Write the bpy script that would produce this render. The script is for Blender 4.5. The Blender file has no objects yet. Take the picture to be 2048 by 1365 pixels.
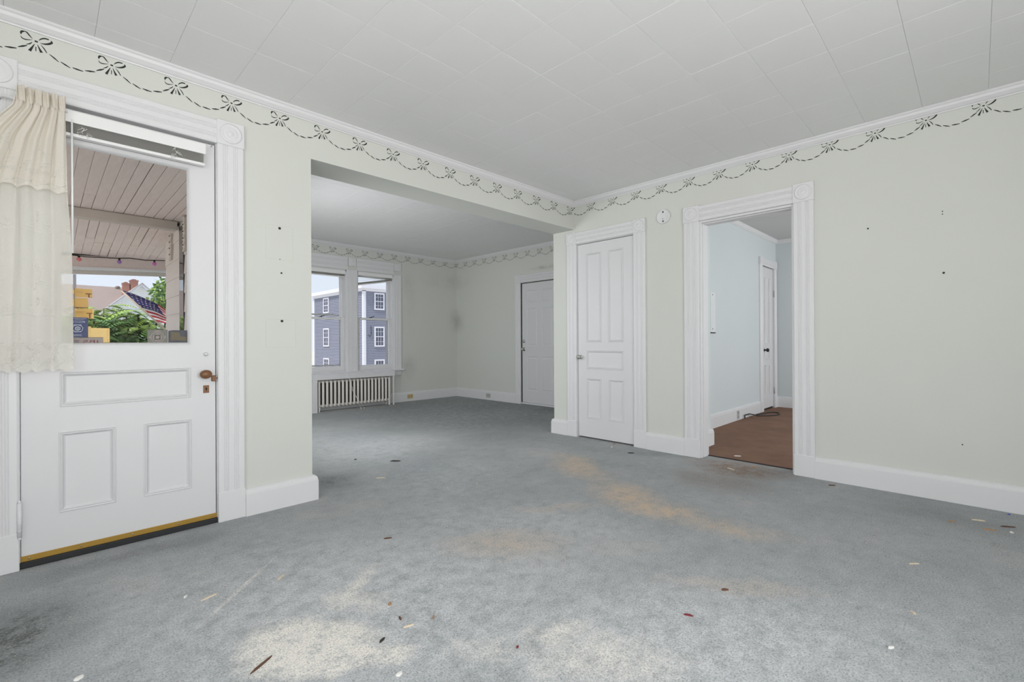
import bpy, bmesh, math, random
from mathutils import Vector, Matrix
random.seed(7)
scene = bpy.context.scene
COL = scene.collection
PI = math.pi

# ------------------------------------------------------------------ camera
CAM_H = 1.05
cam_d = bpy.data.cameras.new('camera'); cam = bpy.data.objects.new('camera', cam_d); COL.objects.link(cam)
cam_d.sensor_width = 36.0; cam_d.lens = 935.0 / 2048 * 36.0; cam_d.clip_start = .02; cam_d.clip_end = 500
yaw, pitch, roll = math.radians(44.94), math.radians(.08), math.radians(-.294)
fw = Vector((math.cos(yaw), math.sin(yaw), 0)); rt = Vector((math.sin(yaw), -math.cos(yaw), 0)); up = Vector((0, 0, 1))
f2 = math.cos(pitch) * fw + math.sin(pitch) * up; u2 = -math.sin(pitch) * fw + math.cos(pitch) * up
r3 = math.cos(roll) * rt + math.sin(roll) * u2; u3 = -math.sin(roll) * rt + math.cos(roll) * u2
m = Matrix((r3, u3, -f2)).transposed().to_4x4(); m.translation = Vector((0, 0, CAM_H)); cam.matrix_world = m
scene.camera = cam

# ------------------------------------------------------------------ world, lights, exposure
def lin(c):
    return tuple(((v / 255) / 12.92 if v / 255 <= .04045 else ((v / 255 + .055) / 1.055) ** 2.4) for v in c)
world = bpy.data.worlds.new('sky'); scene.world = world; world.use_nodes = True
wn = world.node_tree.nodes; wl = world.node_tree.links; wn.clear()
tc = wn.new('ShaderNodeTexCoord'); sx = wn.new('ShaderNodeSeparateXYZ'); rp = wn.new('ShaderNodeValToRGB')
bg = wn.new('ShaderNodeBackground'); wo = wn.new('ShaderNodeOutputWorld')
wl.new(tc.outputs['Generated'], sx.inputs[0]); wl.new(sx.outputs['Z'], rp.inputs[0]); wl.new(rp.outputs[0], bg.inputs[0]); wl.new(bg.outputs[0], wo.inputs[0])
rp.color_ramp.elements[0].position = 0; rp.color_ramp.elements[0].color = (.80, .86, .95, 1)
rp.color_ramp.elements[1].position = .7; rp.color_ramp.elements[1].color = (.58, .72, .95, 1)
bg.inputs[1].default_value = 1.0

def area(name, loc, rot, sx_, sy_, power, col):
    d = bpy.data.lights.new(name, 'AREA'); d.shape = 'RECTANGLE'; d.size = sx_; d.size_y = sy_; d.energy = power; d.color = col
    o = bpy.data.objects.new(name, d); COL.objects.link(o); o.location = loc; o.rotation_euler = rot; return o
# area lamps added as interior fill at unseen windows of room, sitting room and hall
area('fill_lamp_rear', (-1.45, .35, 1.42), (0, -PI / 2 - .38, 0), 1.5, 2.1, 49, (1, .985, .965))
area('fill_lamp_near', (.55, -1.98, 1.42), (PI / 2 + .38, 0, 0), 2.3, 1.5, 96, (1, .985, .965))
area('fill_lamp_side', (1.2, 4.8, 1.40), (0, -PI / 2 + .3, 0), 1.2, 1.5, 38, (.97, .985, 1))
area('fill_lamp_hall', (6.4, -1.85, 1.45), (PI / 2 + .2, 0, 0), 1.8, 1.4, 82, (.96, .985, 1))
sun_d = bpy.data.lights.new('sun', 'SUN'); sun_d.energy = 2.6; sun_d.angle = math.radians(6); sun_d.color = (1, .97, .92)
sun = bpy.data.objects.new('sun', sun_d); COL.objects.link(sun); sun.rotation_euler = Vector((.50, .16, -.86)).to_track_quat('-Z', 'Y').to_euler()
vs = scene.view_settings; vs.view_transform = 'Standard'; vs.look = 'None'; vs.gamma = 1; vs.use_curve_mapping = False
vs.exposure = 0.0

# ------------------------------------------------------------------ materials
MATS = {}
def nodes_of(name):
    mt = bpy.data.materials.new(name); mt.use_nodes = True; nt = mt.node_tree
    return mt, nt, nt.nodes['Principled BSDF']
def noise(nt, scale, detail=3, rough=.55, src='Object', stretch=None):
    t = nt.nodes.new('ShaderNodeTexCoord'); n = nt.nodes.new('ShaderNodeTexNoise')
    n.inputs['Scale'].default_value = scale; n.inputs['Detail'].default_value = detail; n.inputs['Roughness'].default_value = rough
    if stretch:
        mp = nt.nodes.new('ShaderNodeMapping'); mp.inputs['Scale'].default_value = stretch
        nt.links.new(t.outputs[src], mp.inputs[0]); nt.links.new(mp.outputs[0], n.inputs['Vector'])
    else: nt.links.new(t.outputs[src], n.inputs['Vector'])
    return n
def ramp(nt, src, stops):
    r = nt.nodes.new('ShaderNodeValToRGB'); e = r.color_ramp.elements
    while len(e) < len(stops): e.new(.5)
    for i, (p, c) in enumerate(stops): e[i].position = p; e[i].color = (*c, 1)
    nt.links.new(src, r.inputs[0]); return r
def bump(nt, b, src, strength, dist=.002):
    bp = nt.nodes.new('ShaderNodeBump'); bp.inputs['Strength'].default_value = strength; bp.inputs['Distance'].default_value = dist
    nt.links.new(src, bp.inputs['Height']); nt.links.new(bp.outputs[0], b.inputs['Normal'])
def paint(name, col, rough=.6, var=.03, vscale=3, bscale=60, bstr=.08, metal=0, spec=.5, src='Object', stretch=None):
    if name in MATS: return MATS[name]
    mt, nt, b = nodes_of(name); c = lin(col)
    n = noise(nt, vscale, 4, .6, src, stretch)
    r = ramp(nt, n.outputs['Fac'], [(.25, tuple(v * (1 - var) for v in c)), (.75, tuple(min(1, v * (1 + var)) for v in c))])
    nt.links.new(r.outputs[0], b.inputs['Base Color'])
    b.inputs['Roughness'].default_value = rough; b.inputs['Metallic'].default_value = metal; b.inputs['Specular IOR Level'].default_value = spec
    if bstr: n2 = noise(nt, bscale, 3, .6, src, stretch); bump(nt, b, n2.outputs['Fac'], bstr)
    MATS[name] = mt; return mt

TRIM = paint('white_trim_paint', (224, 224, 226), .42, .012, 2, 25, .015)
DOORM = paint('white_door_paint', (219, 219, 221), .45, .012, 1.5, 20, .015)
WALL = paint('pale_sage_wall_paint', (213, 215, 209), .8, .012, 1.3, 40, .05)
WALLB = paint('blue_hall_wall_paint', (209, 216, 218), .75, .012, 1.3, 40, .05)
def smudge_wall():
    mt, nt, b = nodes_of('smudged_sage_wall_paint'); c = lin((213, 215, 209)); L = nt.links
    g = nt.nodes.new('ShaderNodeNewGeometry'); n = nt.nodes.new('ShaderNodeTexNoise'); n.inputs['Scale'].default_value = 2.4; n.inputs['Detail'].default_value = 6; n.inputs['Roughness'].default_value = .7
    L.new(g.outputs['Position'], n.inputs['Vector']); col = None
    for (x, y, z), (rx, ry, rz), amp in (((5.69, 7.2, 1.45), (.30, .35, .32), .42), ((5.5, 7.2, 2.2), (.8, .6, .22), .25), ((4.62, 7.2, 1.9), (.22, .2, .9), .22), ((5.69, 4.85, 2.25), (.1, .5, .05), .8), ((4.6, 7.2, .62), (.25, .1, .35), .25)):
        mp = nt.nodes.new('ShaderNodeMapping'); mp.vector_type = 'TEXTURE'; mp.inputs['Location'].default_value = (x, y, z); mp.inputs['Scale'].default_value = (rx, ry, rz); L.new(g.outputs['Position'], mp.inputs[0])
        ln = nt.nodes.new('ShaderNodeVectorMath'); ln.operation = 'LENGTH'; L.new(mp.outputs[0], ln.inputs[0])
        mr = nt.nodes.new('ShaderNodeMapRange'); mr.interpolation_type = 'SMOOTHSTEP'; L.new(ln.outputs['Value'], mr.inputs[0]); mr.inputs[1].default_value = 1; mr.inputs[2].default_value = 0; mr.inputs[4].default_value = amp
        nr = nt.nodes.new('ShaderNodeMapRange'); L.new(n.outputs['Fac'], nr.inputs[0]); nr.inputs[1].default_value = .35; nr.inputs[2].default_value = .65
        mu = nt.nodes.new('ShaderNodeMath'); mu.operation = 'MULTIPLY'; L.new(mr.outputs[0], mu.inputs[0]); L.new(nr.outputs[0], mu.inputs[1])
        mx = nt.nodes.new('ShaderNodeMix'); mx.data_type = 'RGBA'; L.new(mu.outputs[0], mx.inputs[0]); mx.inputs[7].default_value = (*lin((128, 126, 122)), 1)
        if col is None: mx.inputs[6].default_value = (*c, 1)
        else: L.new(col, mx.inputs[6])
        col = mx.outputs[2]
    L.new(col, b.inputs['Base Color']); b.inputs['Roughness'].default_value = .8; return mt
WALLF = smudge_wall()
CEIL = paint('ceiling_tile_white', (236, 236, 236), .85, .010, 2.2, 120, .03)
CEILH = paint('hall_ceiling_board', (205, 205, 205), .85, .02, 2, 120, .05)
STEN = paint('stencil_black_green', (34, 38, 36), .7, .1, 30, 60, 0)
BRASS = paint('brass_strip', (176, 140, 62), .42, .06, 8, 40, .05, metal=.35)
BLACKR = paint('black_rubber', (38, 39, 41), .7, .15, 12, 60, .1)
BROWNK = paint('worn_brown_knob', (126, 88, 58), .38, .22, 40, 40, .05, metal=.15)
DARKH = paint('keyhole_dark', (20, 18, 16), .8, .05, 9, 9, 0)
CHROME = paint('satin_nickel', (190, 188, 182), .25, .04, 20, 40, 0, metal=.9)
HBLACK = paint('black_porcelain', (22, 22, 22), .25, .05, 20, 40, 0)
VINYL = paint('white_vinyl_slat', (196, 195, 190), .45, .03, 6, 30, .02)
VINYLW = paint('white_blind_rail', (236, 236, 236), .35, .02, 6, 30, .02)
RADM = paint('radiator_enamel', (232, 228, 222), .42, .02, 6, 60, .02)
RADSHADE = paint('radiator_gap_shade', (74, 66, 60), .7, .1, 20, 60, .05)  # rear columns and webs coloured dark as shade between the radiator columns
IVORY = paint('ivory_outlet_plastic', (196, 178, 130), .4, .03, 20, 40, 0)
GREYP = paint('grey_outlet_plastic', (180, 180, 178), .4, .03, 20, 40, 0)
HOLE = paint('dark_hole', (48, 46, 44), .8, .1, 40, 40, 0)
PLASTER = paint('bare_white_plate', (222, 226, 228), .5, .02, 8, 40, .02)
GREYLINE = paint('old_paint_edge', (206, 210, 201), .75, .02, 9, 40, 0)
CORD = paint('white_cord', (235, 235, 230), .6, .02, 20, 40, 0)
CABLE = paint('dark_cable', (48, 48, 48), .5, .05, 20, 40, 0)
CLEARP = paint('clear_wand_plastic', (238, 240, 240), .15, .01, 10, 10, 0)
# outdoors
PORCHC = paint('weathered_porch_board', (230, 214, 208), .75, .07, 5, 30, .2, stretch=(6, .8, 6))
PORCHT = paint('porch_trim_grey', (205, 195, 186), .7, .06, 5, 30, .12)
SIDE = paint('mauve_grey_siding', (222, 211, 205), .7, .04, 5, 30, .1, stretch=(1, .6, 8))
PORCHF = paint('pale_porch_floor', (232, 226, 218), .7, .05, 3, 30, .05)  # unseen floor, lightened to bounce light up to the porch ceiling
DARKG = paint('gap_dark', (40, 36, 34), .9, .1, 9, 9, 0)
PALEGND = paint('pale_bounce_ground', (214, 209, 192), .95, .10, .8, 6, .3)  # yard ground made pale to bounce light into the porch
POLEM = paint('flag_pole_wood', (214, 196, 176), .5, .08, 9, 40, .05)
FRED = paint('flag_red', (196, 36, 58), .8, .05, 9, 200, .05)
FWHITE = paint('flag_white', (240, 236, 236), .8, .02, 9, 200, .05)
FBLUE = paint('flag_blue', (58, 52, 110), .8, .06, 9, 200, .05)
ROOFB = paint('brown_roof_shingle', (164, 146, 136), .9, .12, 3, 14, .4, stretch=(1, 1, 6))
WHITEH = paint('white_house_clapboard', (240, 240, 240), .7, .03, 2, 8, .05)
STONE = paint('grey_post', (176, 170, 168), .8, .05, 5, 30, .1)
BLUEH = paint('blue_house_siding', (154, 155, 170), .75, .03, .5, 3, .04)
BLUET = paint('house_white_trim', (238, 236, 244), .7, .02, 2, 8, 0)
GLASSD = paint('dark_house_glass', (92, 94, 112), .12, .1, .5, 3, 0)
DARKLEAF = paint('leaf_deep_green', (92, 128, 62), .6, .3, 4, 40, .05)
MIDLEAF = paint('leaf_light_green', (164, 190, 88), .6, .3, 4, 40, .05)
BARK = paint('bark_brown', (90, 76, 62), .9, .2, 6, 40, .3)
YEL = paint('faded_yellow_sticker', (226, 194, 124), .6, .06, 30, 60, 0)
YEL2 = paint('ochre_yellow_sticker', (200, 160, 84), .6, .08, 30, 60, 0)
RUST = paint('brown_sticker_print', (112, 72, 36), .7, .1, 60, 60, 0)
STBLUE = paint('navy_sticker', (24, 40, 96), .5, .1, 60, 60, 0)
STPRINT = paint('pale_blue_sticker_print', (168, 176, 186), .6, .05, 60, 60, 0)
STGREY = paint('grey_sticker', (150, 138, 134), .6, .06, 60, 60, 0)
STRED = paint('dark_red_sticker_print', (96, 34, 44), .6, .06, 60, 60, 0)
STSLATE = paint('dark_slate_sticker', (54, 58, 70), .5, .1, 60, 60, 0)
STOLIVE = paint('olive_sticker_print', (98, 88, 64), .6, .1, 60, 60, 0)
STCLEAR = paint('grey_green_sticker', (112, 112, 104), .6, .08, 60, 60, 0)
BULB_P = paint('pink_bulb', (206, 110, 190), .25, .08, 20, 40, 0)
BULB_R = paint('red_white_bulb', (220, 120, 120), .25, .25, 60, 40, 0)
BULB_V = paint('violet_bulb', (160, 116, 190), .25, .08, 20, 40, 0)

def brick_mat():
    mt, nt, b = nodes_of('chimney_brick'); t = nt.nodes.new('ShaderNodeTexCoord'); k = nt.nodes.new('ShaderNodeTexBrick')
    mp = nt.nodes.new('ShaderNodeMapping'); mp.inputs['Rotation'].default_value = (PI / 2, 0, 0)
    nt.links.new(t.outputs['Object'], mp.inputs[0]); nt.links.new(mp.outputs[0], k.inputs[0])
    k.inputs['Scale'].default_value = 14; k.inputs['Color1'].default_value = (*lin((176, 110, 92)), 1); k.inputs['Color2'].default_value = (*lin((150, 88, 74)), 1); k.inputs['Mortar'].default_value = (*lin((196, 176, 166)), 1)
    nt.links.new(k.outputs[0], b.inputs['Base Color']); b.inputs['Roughness'].default_value = .9; return mt
BRICK = brick_mat()

def glass_mat(name, tint=(1, 1, 1), refl=.06):
    mt = bpy.data.materials.new(name); mt.use_nodes = True; nt = mt.node_tree; nt.nodes.clear()
    o = nt.nodes.new('ShaderNodeOutputMaterial'); mx = nt.nodes.new('ShaderNodeMixShader'); tr = nt.nodes.new('ShaderNodeBsdfTransparent'); gl = nt.nodes.new('ShaderNodeBsdfGlossy')
    fr = nt.nodes.new('ShaderNodeFresnel'); fr.inputs[0].default_value = 1.08
    tr.inputs[0].default_value = (*tint, 1); gl.inputs['Roughness'].default_value = 0
    nt.links.new(fr.outputs[0], mx.inputs[0]); nt.links.new(tr.outputs[0], mx.inputs[1]); nt.links.new(gl.outputs[0], mx.inputs[2]); nt.links.new(mx.outputs[0], o.inputs[0]); return mt
GLASS = glass_mat('window_glass')
def mirror_glass():
    mt, nt, b = nodes_of('dark_reflecting_glass'); b.inputs['Base Color'].default_value = (.03, .035, .035, 1); b.inputs['Roughness'].default_value = .03; b.inputs['Specular IOR Level'].default_value = 1; return mt
GLASSR = mirror_glass()

def lace_mat(name, transp, col):
    mt = bpy.data.materials.new(name); mt.use_nodes = True; nt = mt.node_tree; nt.nodes.clear()
    o = nt.nodes.new('ShaderNodeOutputMaterial'); m1 = nt.nodes.new('ShaderNodeMixShader'); m2 = nt.nodes.new('ShaderNodeMixShader')
    tr = nt.nodes.new('ShaderNodeBsdfTransparent'); tl = nt.nodes.new('ShaderNodeBsdfTranslucent'); df = nt.nodes.new('ShaderNodeBsdfDiffuse')
    c = lin(col); tl.inputs[0].default_value = (*c, 1)
    n = noise(nt, 5, 3, .6, 'Object', (1, 1, .35)); r = ramp(nt, n.outputs['Fac'], [(.3, tuple(v * .9 for v in c)), (.7, tuple(min(1, v * 1.06) for v in c))])
    nt.links.new(r.outputs[0], df.inputs[0])
    w = noise(nt, 900, 1, .5); mth = nt.nodes.new('ShaderNodeMapRange'); mth.inputs[1].default_value = .3; mth.inputs[2].default_value = .7; mth.inputs[3].default_value = transp - .08; mth.inputs[4].default_value = transp + .08
    nt.links.new(w.outputs['Fac'], mth.inputs[0])
    m1.inputs[0].default_value = .4; nt.links.new(df.outputs[0], m1.inputs[1]); nt.links.new(tl.outputs[0], m1.inputs[2])
    nt.links.new(mth.outputs[0], m2.inputs[0]); nt.links.new(m1.outputs[0], m2.inputs[1]); nt.links.new(tr.outputs[0], m2.inputs[2]); nt.links.new(m2.outputs[0], o.inputs[0]); return mt
SHEER = lace_mat('sheer_lace_cream', .27, (252, 248, 240))
LACE = lace_mat('gathered_cream_cloth', .06, (248, 243, 234))
EMB = lace_mat('embroidery_thread', .02, (252, 250, 245))

def carpet_mat():
    mt, nt, b = nodes_of('grey_carpet'); L = nt.links
    t = nt.nodes.new('ShaderNodeTexCoord'); P = t.outputs['Object']
    def nz(scale, detail=3, rough=.6, vec=None):
        n = nt.nodes.new('ShaderNodeTexNoise'); n.inputs['Scale'].default_value = scale; n.inputs['Detail'].default_value = detail; n.inputs['Roughness'].default_value = rough
        L.new(vec or P, n.inputs['Vector']); return n
    def math_(op, a, bb):
        n = nt.nodes.new('ShaderNodeMath'); n.operation = op
        for i, v in enumerate((a, bb)):
            if isinstance(v, (int, float)): n.inputs[i].default_value = v
            else: L.new(v, n.inputs[i])
        return n.outputs[0]
    def mix(fac, a, bb):
        n = nt.nodes.new('ShaderNodeMix'); n.data_type = 'RGBA'
        for i, v in ((0, fac), (6, a), (7, bb)):
            if isinstance(v, (int, float)): n.inputs[i].default_value = v
            elif isinstance(v, tuple): n.inputs[i].default_value = (*v, 1)
            else: L.new(v, n.inputs[i])
        return n.outputs[2]
    def mr(src, a, bb, c=0, d=1):
        n = nt.nodes.new('ShaderNodeMapRange'); n.interpolation_type = 'SMOOTHSTEP'; L.new(src, n.inputs[0])
        for i, v in enumerate((a, bb, c, d)): n.inputs[i + 1].default_value = v
        return n.outputs[0]
    big = nz(1.1, 4, .65); mid = nz(6, 4, .7); fine = nz(85, 4, .8); grit = nz(150, 3, .8)
    col = ramp(nt, big.outputs['Fac'], [(.3, lin((156, 162, 165))), (.55, lin((174, 177, 179))), (.75, lin((190, 190, 189)))]).outputs[0]
    col = mix(mr(mid.outputs['Fac'], .35, .8, 0, .3), col, lin((130, 136, 137)))
    # warp for blob outlines
    wn_ = nz(2.6, 5, .7); wv = nt.nodes.new('ShaderNodeVectorMath'); wv.operation = 'SUBTRACT'; L.new(wn_.outputs['Color'], wv.inputs[0]); wv.inputs[1].default_value = (.5, .5, .5)
    ws = nt.nodes.new('ShaderNodeVectorMath'); ws.operation = 'SCALE'; L.new(wv.outputs[0], ws.inputs[0]); ws.inputs['Scale'].default_value = .38
    wa = nt.nodes.new('ShaderNodeVectorMath'); wa.operation = 'ADD'; L.new(P, wa.inputs[0]); L.new(ws.outputs[0], wa.inputs[1]); WP = wa.outputs[0]
    def blob(cx, cy, rx, ry, ang, amp, soft=.9, warp=True):
        mp = nt.nodes.new('ShaderNodeMapping'); mp.vector_type = 'TEXTURE'; mp.inputs['Location'].default_value = (cx, cy, 0); mp.inputs['Rotation'].default_value = (0, 0, ang); mp.inputs['Scale'].default_value = (rx, ry, 50)
        L.new(WP if warp else P, mp.inputs[0]); ln = nt.nodes.new('ShaderNodeVectorMath'); ln.operation = 'LENGTH'; L.new(mp.outputs[0], ln.inputs[0])
        return mr(ln.outputs['Value'], 1, 1 - soft, 0, amp)
    def total(bl):
        s = bl[0]
        for q in bl[1:]: s = math_('MAXIMUM', s, q)
        return s
    streak = nz(13, 6, .82); speck = math_('MULTIPLY', mr(fine.outputs['Fac'], .3, .62, .45, 1.15), mr(streak.outputs['Fac'], .33, .66, .30, 1.3))
    col = mix(mr(streak.outputs['Fac'], .50, .30, 0, .38), col, lin((118, 124, 126))); col = mix(mr(streak.outputs['Fac'], .52, .72, 0, .4), col, lin((206, 207, 207)))
    for colr, blobs in DUST_AND_SHADE:
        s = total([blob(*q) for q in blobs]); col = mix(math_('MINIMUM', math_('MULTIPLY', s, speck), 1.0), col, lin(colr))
    # light crumbs everywhere
    cr = mr(nz(95, 1, .5).outputs['Fac'], .735, .77); col = mix(cr, col, lin((206, 202, 192)))
    dk = mr(grit.outputs['Fac'], .30, .54, .62, 0); col = mix(dk, col, lin((70, 76, 78))); lt = mr(grit.outputs['Fac'], .54, .72, 0, .40); col = mix(lt, col, lin((214, 216, 216)))
    L.new(col, b.inputs['Base Color']); b.inputs['Roughness'].default_value = 1; b.inputs['Specular IOR Level'].default_value = .05
    b.inputs['Sheen Weight'].default_value = .15
    h = math_('ADD', math_('MULTIPLY', fine.outputs['Fac'], .7), math_('MULTIPLY', grit.outputs['Fac'], .5))
    bump(nt, b, h, .9, .006); return mt
DUST_AND_SHADE = [  # carpet dust and stains, with some light and shade painted in
    ((212, 215, 218), [(.95, 1.75, 1.6, 1.1, -.785, .8), (1.55, .75, 1.4, .7, -.785, .8), (1.9, 1.9, 1.2, .7, -.785, .42), (2.5, 4.3, 1.1, .7, .6, .4), (1.1, 2.45, .45, .14, -.3, .4), (2.2, 2.9, .9, .6, .3, .3)]),  # dust, plus a painted strip of window light on the sitting room floor
    ((242, 238, 230), [(.64, 1.68, .30, .20, -.785, 1.2, .6), (.71, 1.50, .20, .10, -.6, 1.15, .6), (.90, 1.84, .22, .12, -.9, .7), (.97, 1.92, .18, .07, .6, .7), (1.29, 1.08, .20, .13, -.6, .8), (1.30, .86, .38, .18, -.785, .65), (1.05, 1.2, .3, .14, -.785, .4), (.605, 2.25, .34, .016, .78, .55, .7, False)]),
    ((218, 192, 162), [(3.18, 2.42, .62, .26, 1.02, .75), (2.80, 1.72, .48, .28, 1.08, .8), (2.68, 1.42, .42, .24, -1.5, .85), (2.72, 1.0, .40, .16, -1.45, .5), (1.7, 1.74, .45, .22, -.8, .45), (2.1, .75, .4, .12, -1.0, .3), (2.3, 1.9, .4, .1, -.7, .3)]),
    ((138, 116, 98), [(4.02, 1.40, .42, .55, 0, 1.15), (3.6, 1.4, .4, .5, 0, .5)]),
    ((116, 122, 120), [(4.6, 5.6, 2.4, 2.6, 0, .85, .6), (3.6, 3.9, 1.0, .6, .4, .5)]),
    ((92, 96, 94), [(5.6, 4.6, .7, .5, 0, .6), (-.12, 2.45, .36, .42, 0, 1.0), (3.75, .15, .25, .5, 0, .35), (1.55, 3.5, .35, .30, .3, .6), (.3, 2.98, .55, .14, 0, .45), (5.0, 5.6, .8, .7, 0, .3)]),  # dark stains, with shade painted in before the glazed door's left casing
]
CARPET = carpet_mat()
BRCARPET = paint('brown_carpet', (136, 108, 93), 1, .14, 3.5, 160, .8, spec=.05)

# ------------------------------------------------------------------ mesh helpers
ORG = {}
class MB:
    def __init__(s): s.v = []; s.f = []; s.m = []; s.smooth = []
    def add(s, vs_, fs_, mi=0, sm=False):
        o = len(s.v); s.v += [tuple(p) for p in vs_]
        for f in fs_: s.f.append([i + o for i in f]); s.m.append(mi); s.smooth.append(sm)
        return s
    def box(s, x0, x1, y0, y1, z0, z1, mi=0, T=None):
        p = [(x, y, z) for x in (x0, x1) for y in (y0, y1) for z in (z0, z1)]
        if T: p = [T(*q) for q in p]
        return s.add(p, [(0, 1, 3, 2), (4, 6, 7, 5), (0, 4, 5, 1), (2, 3, 7, 6), (0, 2, 6, 4), (1, 5, 7, 3)], mi)
    def cbox(s, x0, x1, y0, y1, z0, z1, c=.004, mi=0, T=None):
        """box with chamfered edges"""
        bm = bmesh.new(); bmesh.ops.create_cube(bm, size=1)
        for q in bm.verts: q.co = Vector(((x0 + x1) / 2 + q.co.x * (x1 - x0), (y0 + y1) / 2 + q.co.y * (y1 - y0), (z0 + z1) / 2 + q.co.z * (z1 - z0)))
        bmesh.ops.bevel(bm, geom=bm.edges[:], offset=c, segments=1, affect='EDGES')
        bm.verts.index_update(); p = [tuple(q.co) for q in bm.verts]; fs_ = [[q.index for q in f.verts] for f in bm.faces]; bm.free()
        if T: p = [T(*q) for q in p]
        return s.add(p, fs_, mi)
    def tube(s, path, r, n=8, mi=0, cap=True):
        path = [Vector(p) for p in path]; rs = r if isinstance(r, (list, tuple)) else [r] * len(path); rings = []; prev = None
        for i, p in enumerate(path):
            d = (path[min(i + 1, len(path) - 1)] - path[max(i - 1, 0)]).normalized()
            a = prev if prev is not None else (Vector((0, 0, 1)) if abs(d.z) < .9 else Vector((1, 0, 0)))
            a = (a - d * a.dot(d)).normalized(); prev = a; b_ = d.cross(a)
            rings.append([p + (a * math.cos(2 * PI * k / n) + b_ * math.sin(2 * PI * k / n)) * rs[i] for k in range(n)])
        vs_ = [q for rg in rings for q in rg]; fs_ = []
        for i in range(len(rings) - 1):
            for k in range(n): fs_.append((i * n + k, i * n + (k + 1) % n, (i + 1) * n + (k + 1) % n, (i + 1) * n + k))
        if cap: fs_ += [tuple(range(n))[::-1], tuple(range((len(rings) - 1) * n, len(rings) * n))]
        return s.add(vs_, fs_, mi, True)
    def lathe(s, prof, T, n=24, mi=0):
        """prof: (radius, height) ; T(a,b,h) -> world"""
        vs_ = []; fs_ = []
        for r, h in prof:
            for k in range(n): vs_.append(T(r * math.cos(2 * PI * k / n), r * math.sin(2 * PI * k / n), h))
        for i in range(len(prof) - 1):
            for k in range(n): fs_.append((i * n + k, i * n + (k + 1) % n, (i + 1) * n + (k + 1) % n, (i + 1) * n + k))
        fs_.append(tuple(range(n))); fs_.append(tuple(range((len(prof) - 1) * n, len(prof) * n)))
        return s.add(vs_, fs_, mi, True)
    def extrude(s, prof, a0, a1, T, mi=0):
        """prof: closed polygon of (p,q); T(p,q,a) -> world"""
        n = len(prof); vs_ = [T(p, q, a0) for p, q in prof] + [T(p, q, a1) for p, q in prof]
        return s.add(vs_, [(i, (i + 1) % n, n + (i + 1) % n, n + i) for i in range(n)] + [tuple(range(n))[::-1], tuple(range(n, 2 * n))], mi)
    def ring(s, T, u0, u1, v0, v1, prof, mi=0):
        """mitred rectangular moulding; prof: (inset, proud) points"""
        vs_ = []; n = len(prof)
        for d, w in prof: vs_ += [T(u0 + d, w, v0 + d), T(u1 - d, w, v0 + d), T(u1 - d, w, v1 - d), T(u0 + d, w, v1 - d)]
        return s.add(vs_, [(4 * i + k, 4 * i + (k + 1) % 4, 4 * (i + 1) + (k + 1) % 4, 4 * (i + 1) + k) for i in range(n - 1) for k in range(4)], mi)
    def poly(s, pts, mi=0): return s.add(pts, [tuple(range(len(pts)))], mi)
    def build(s, name, mats, parent=None, closed=True, label=None, origin=None):
        if not isinstance(mats, (list, tuple)): mats = [mats]
        xs, ys, zs = zip(*s.v)
        og = Vector(origin) if origin else Vector(((min(xs) + max(xs)) / 2, (min(ys) + max(ys)) / 2, min(zs)))
        me = bpy.data.meshes.new(name); me.from_pydata([tuple(Vector(p) - og) for p in s.v], [], s.f)
        for mm in mats: me.materials.append(mm)
        for i, p in enumerate(me.polygons): p.material_index = s.m[i]; p.use_smooth = s.smooth[i]
        if closed:
            bm = bmesh.new(); bm.from_mesh(me); bmesh.ops.recalc_face_normals(bm, faces=bm.faces[:]); bm.to_mesh(me); bm.free()
        me.update(); o = bpy.data.objects.new(name, me); COL.objects.link(o)
        if parent: o.parent = parent; o.location = og - ORG[parent.name]
        else: o.location = og
        ORG[o.name] = og
        if label: o['label'] = label
        return o
def tag(o, label, cat, group=None, kind=None):
    o['label'] = label; o['category'] = cat
    if group: o['group'] = group
    if kind: o['kind'] = kind
    return o
def empty(name, loc):
    o = bpy.data.objects.new(name, None); COL.objects.link(o); o.location = loc; o.empty_display_size = .1; ORG[o.name] = Vector(loc); return o
def inst(src, parent, loc, name=None, rotz=0, scl=None):
    """a copy of a mesh part sharing its data, origin at world loc"""
    c = src.copy(); COL.objects.link(c); c.parent = parent; c.location = Vector(loc) - (ORG[parent.name] if parent else Vector((0, 0, 0))); ORG[c.name] = Vector(loc)
    if name: c.name = name
    c.rotation_euler = (0, 0, rotz)
    if scl: c.scale = scl
    return c
def YF(pos): return lambda u, w, v: (u, pos - w, v)      # wall facing -Y
def XF(pos): return lambda u, w, v: (pos - w, u, v)      # wall facing -X
def on_y(pos): return lambda a, b_, h: (a, pos - h, b_)
def shift(T, u, v, w=0): return lambda a, b_, h: T(u + a, w + h, v + b_)

# key planes
YL, XR = 3.165, 4.15; XF_, YFAR = 5.693, 7.2; CH, CB = 2.585, 2.63
YH, XH = 2.26, 8.16; X0, Y0 = -1.044, -1.5725

# ------------------------------------------------------------------ shell
b = MB(); b.box(-1.25, 4.285, -1.75, 7.4, -.12, 0); b.box(4.285, 5.9, 2.40, 7.4, -.12, 0)
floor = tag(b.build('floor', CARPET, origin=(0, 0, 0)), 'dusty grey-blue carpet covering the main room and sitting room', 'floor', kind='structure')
b = MB(); b.box(4.285, 8.4, -1.75, 2.40, -.12, .004)
tag(b.build('floor', BRCARPET), 'brown carpet in the blue hall beyond the open doorway', 'floor', kind='structure')

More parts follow.
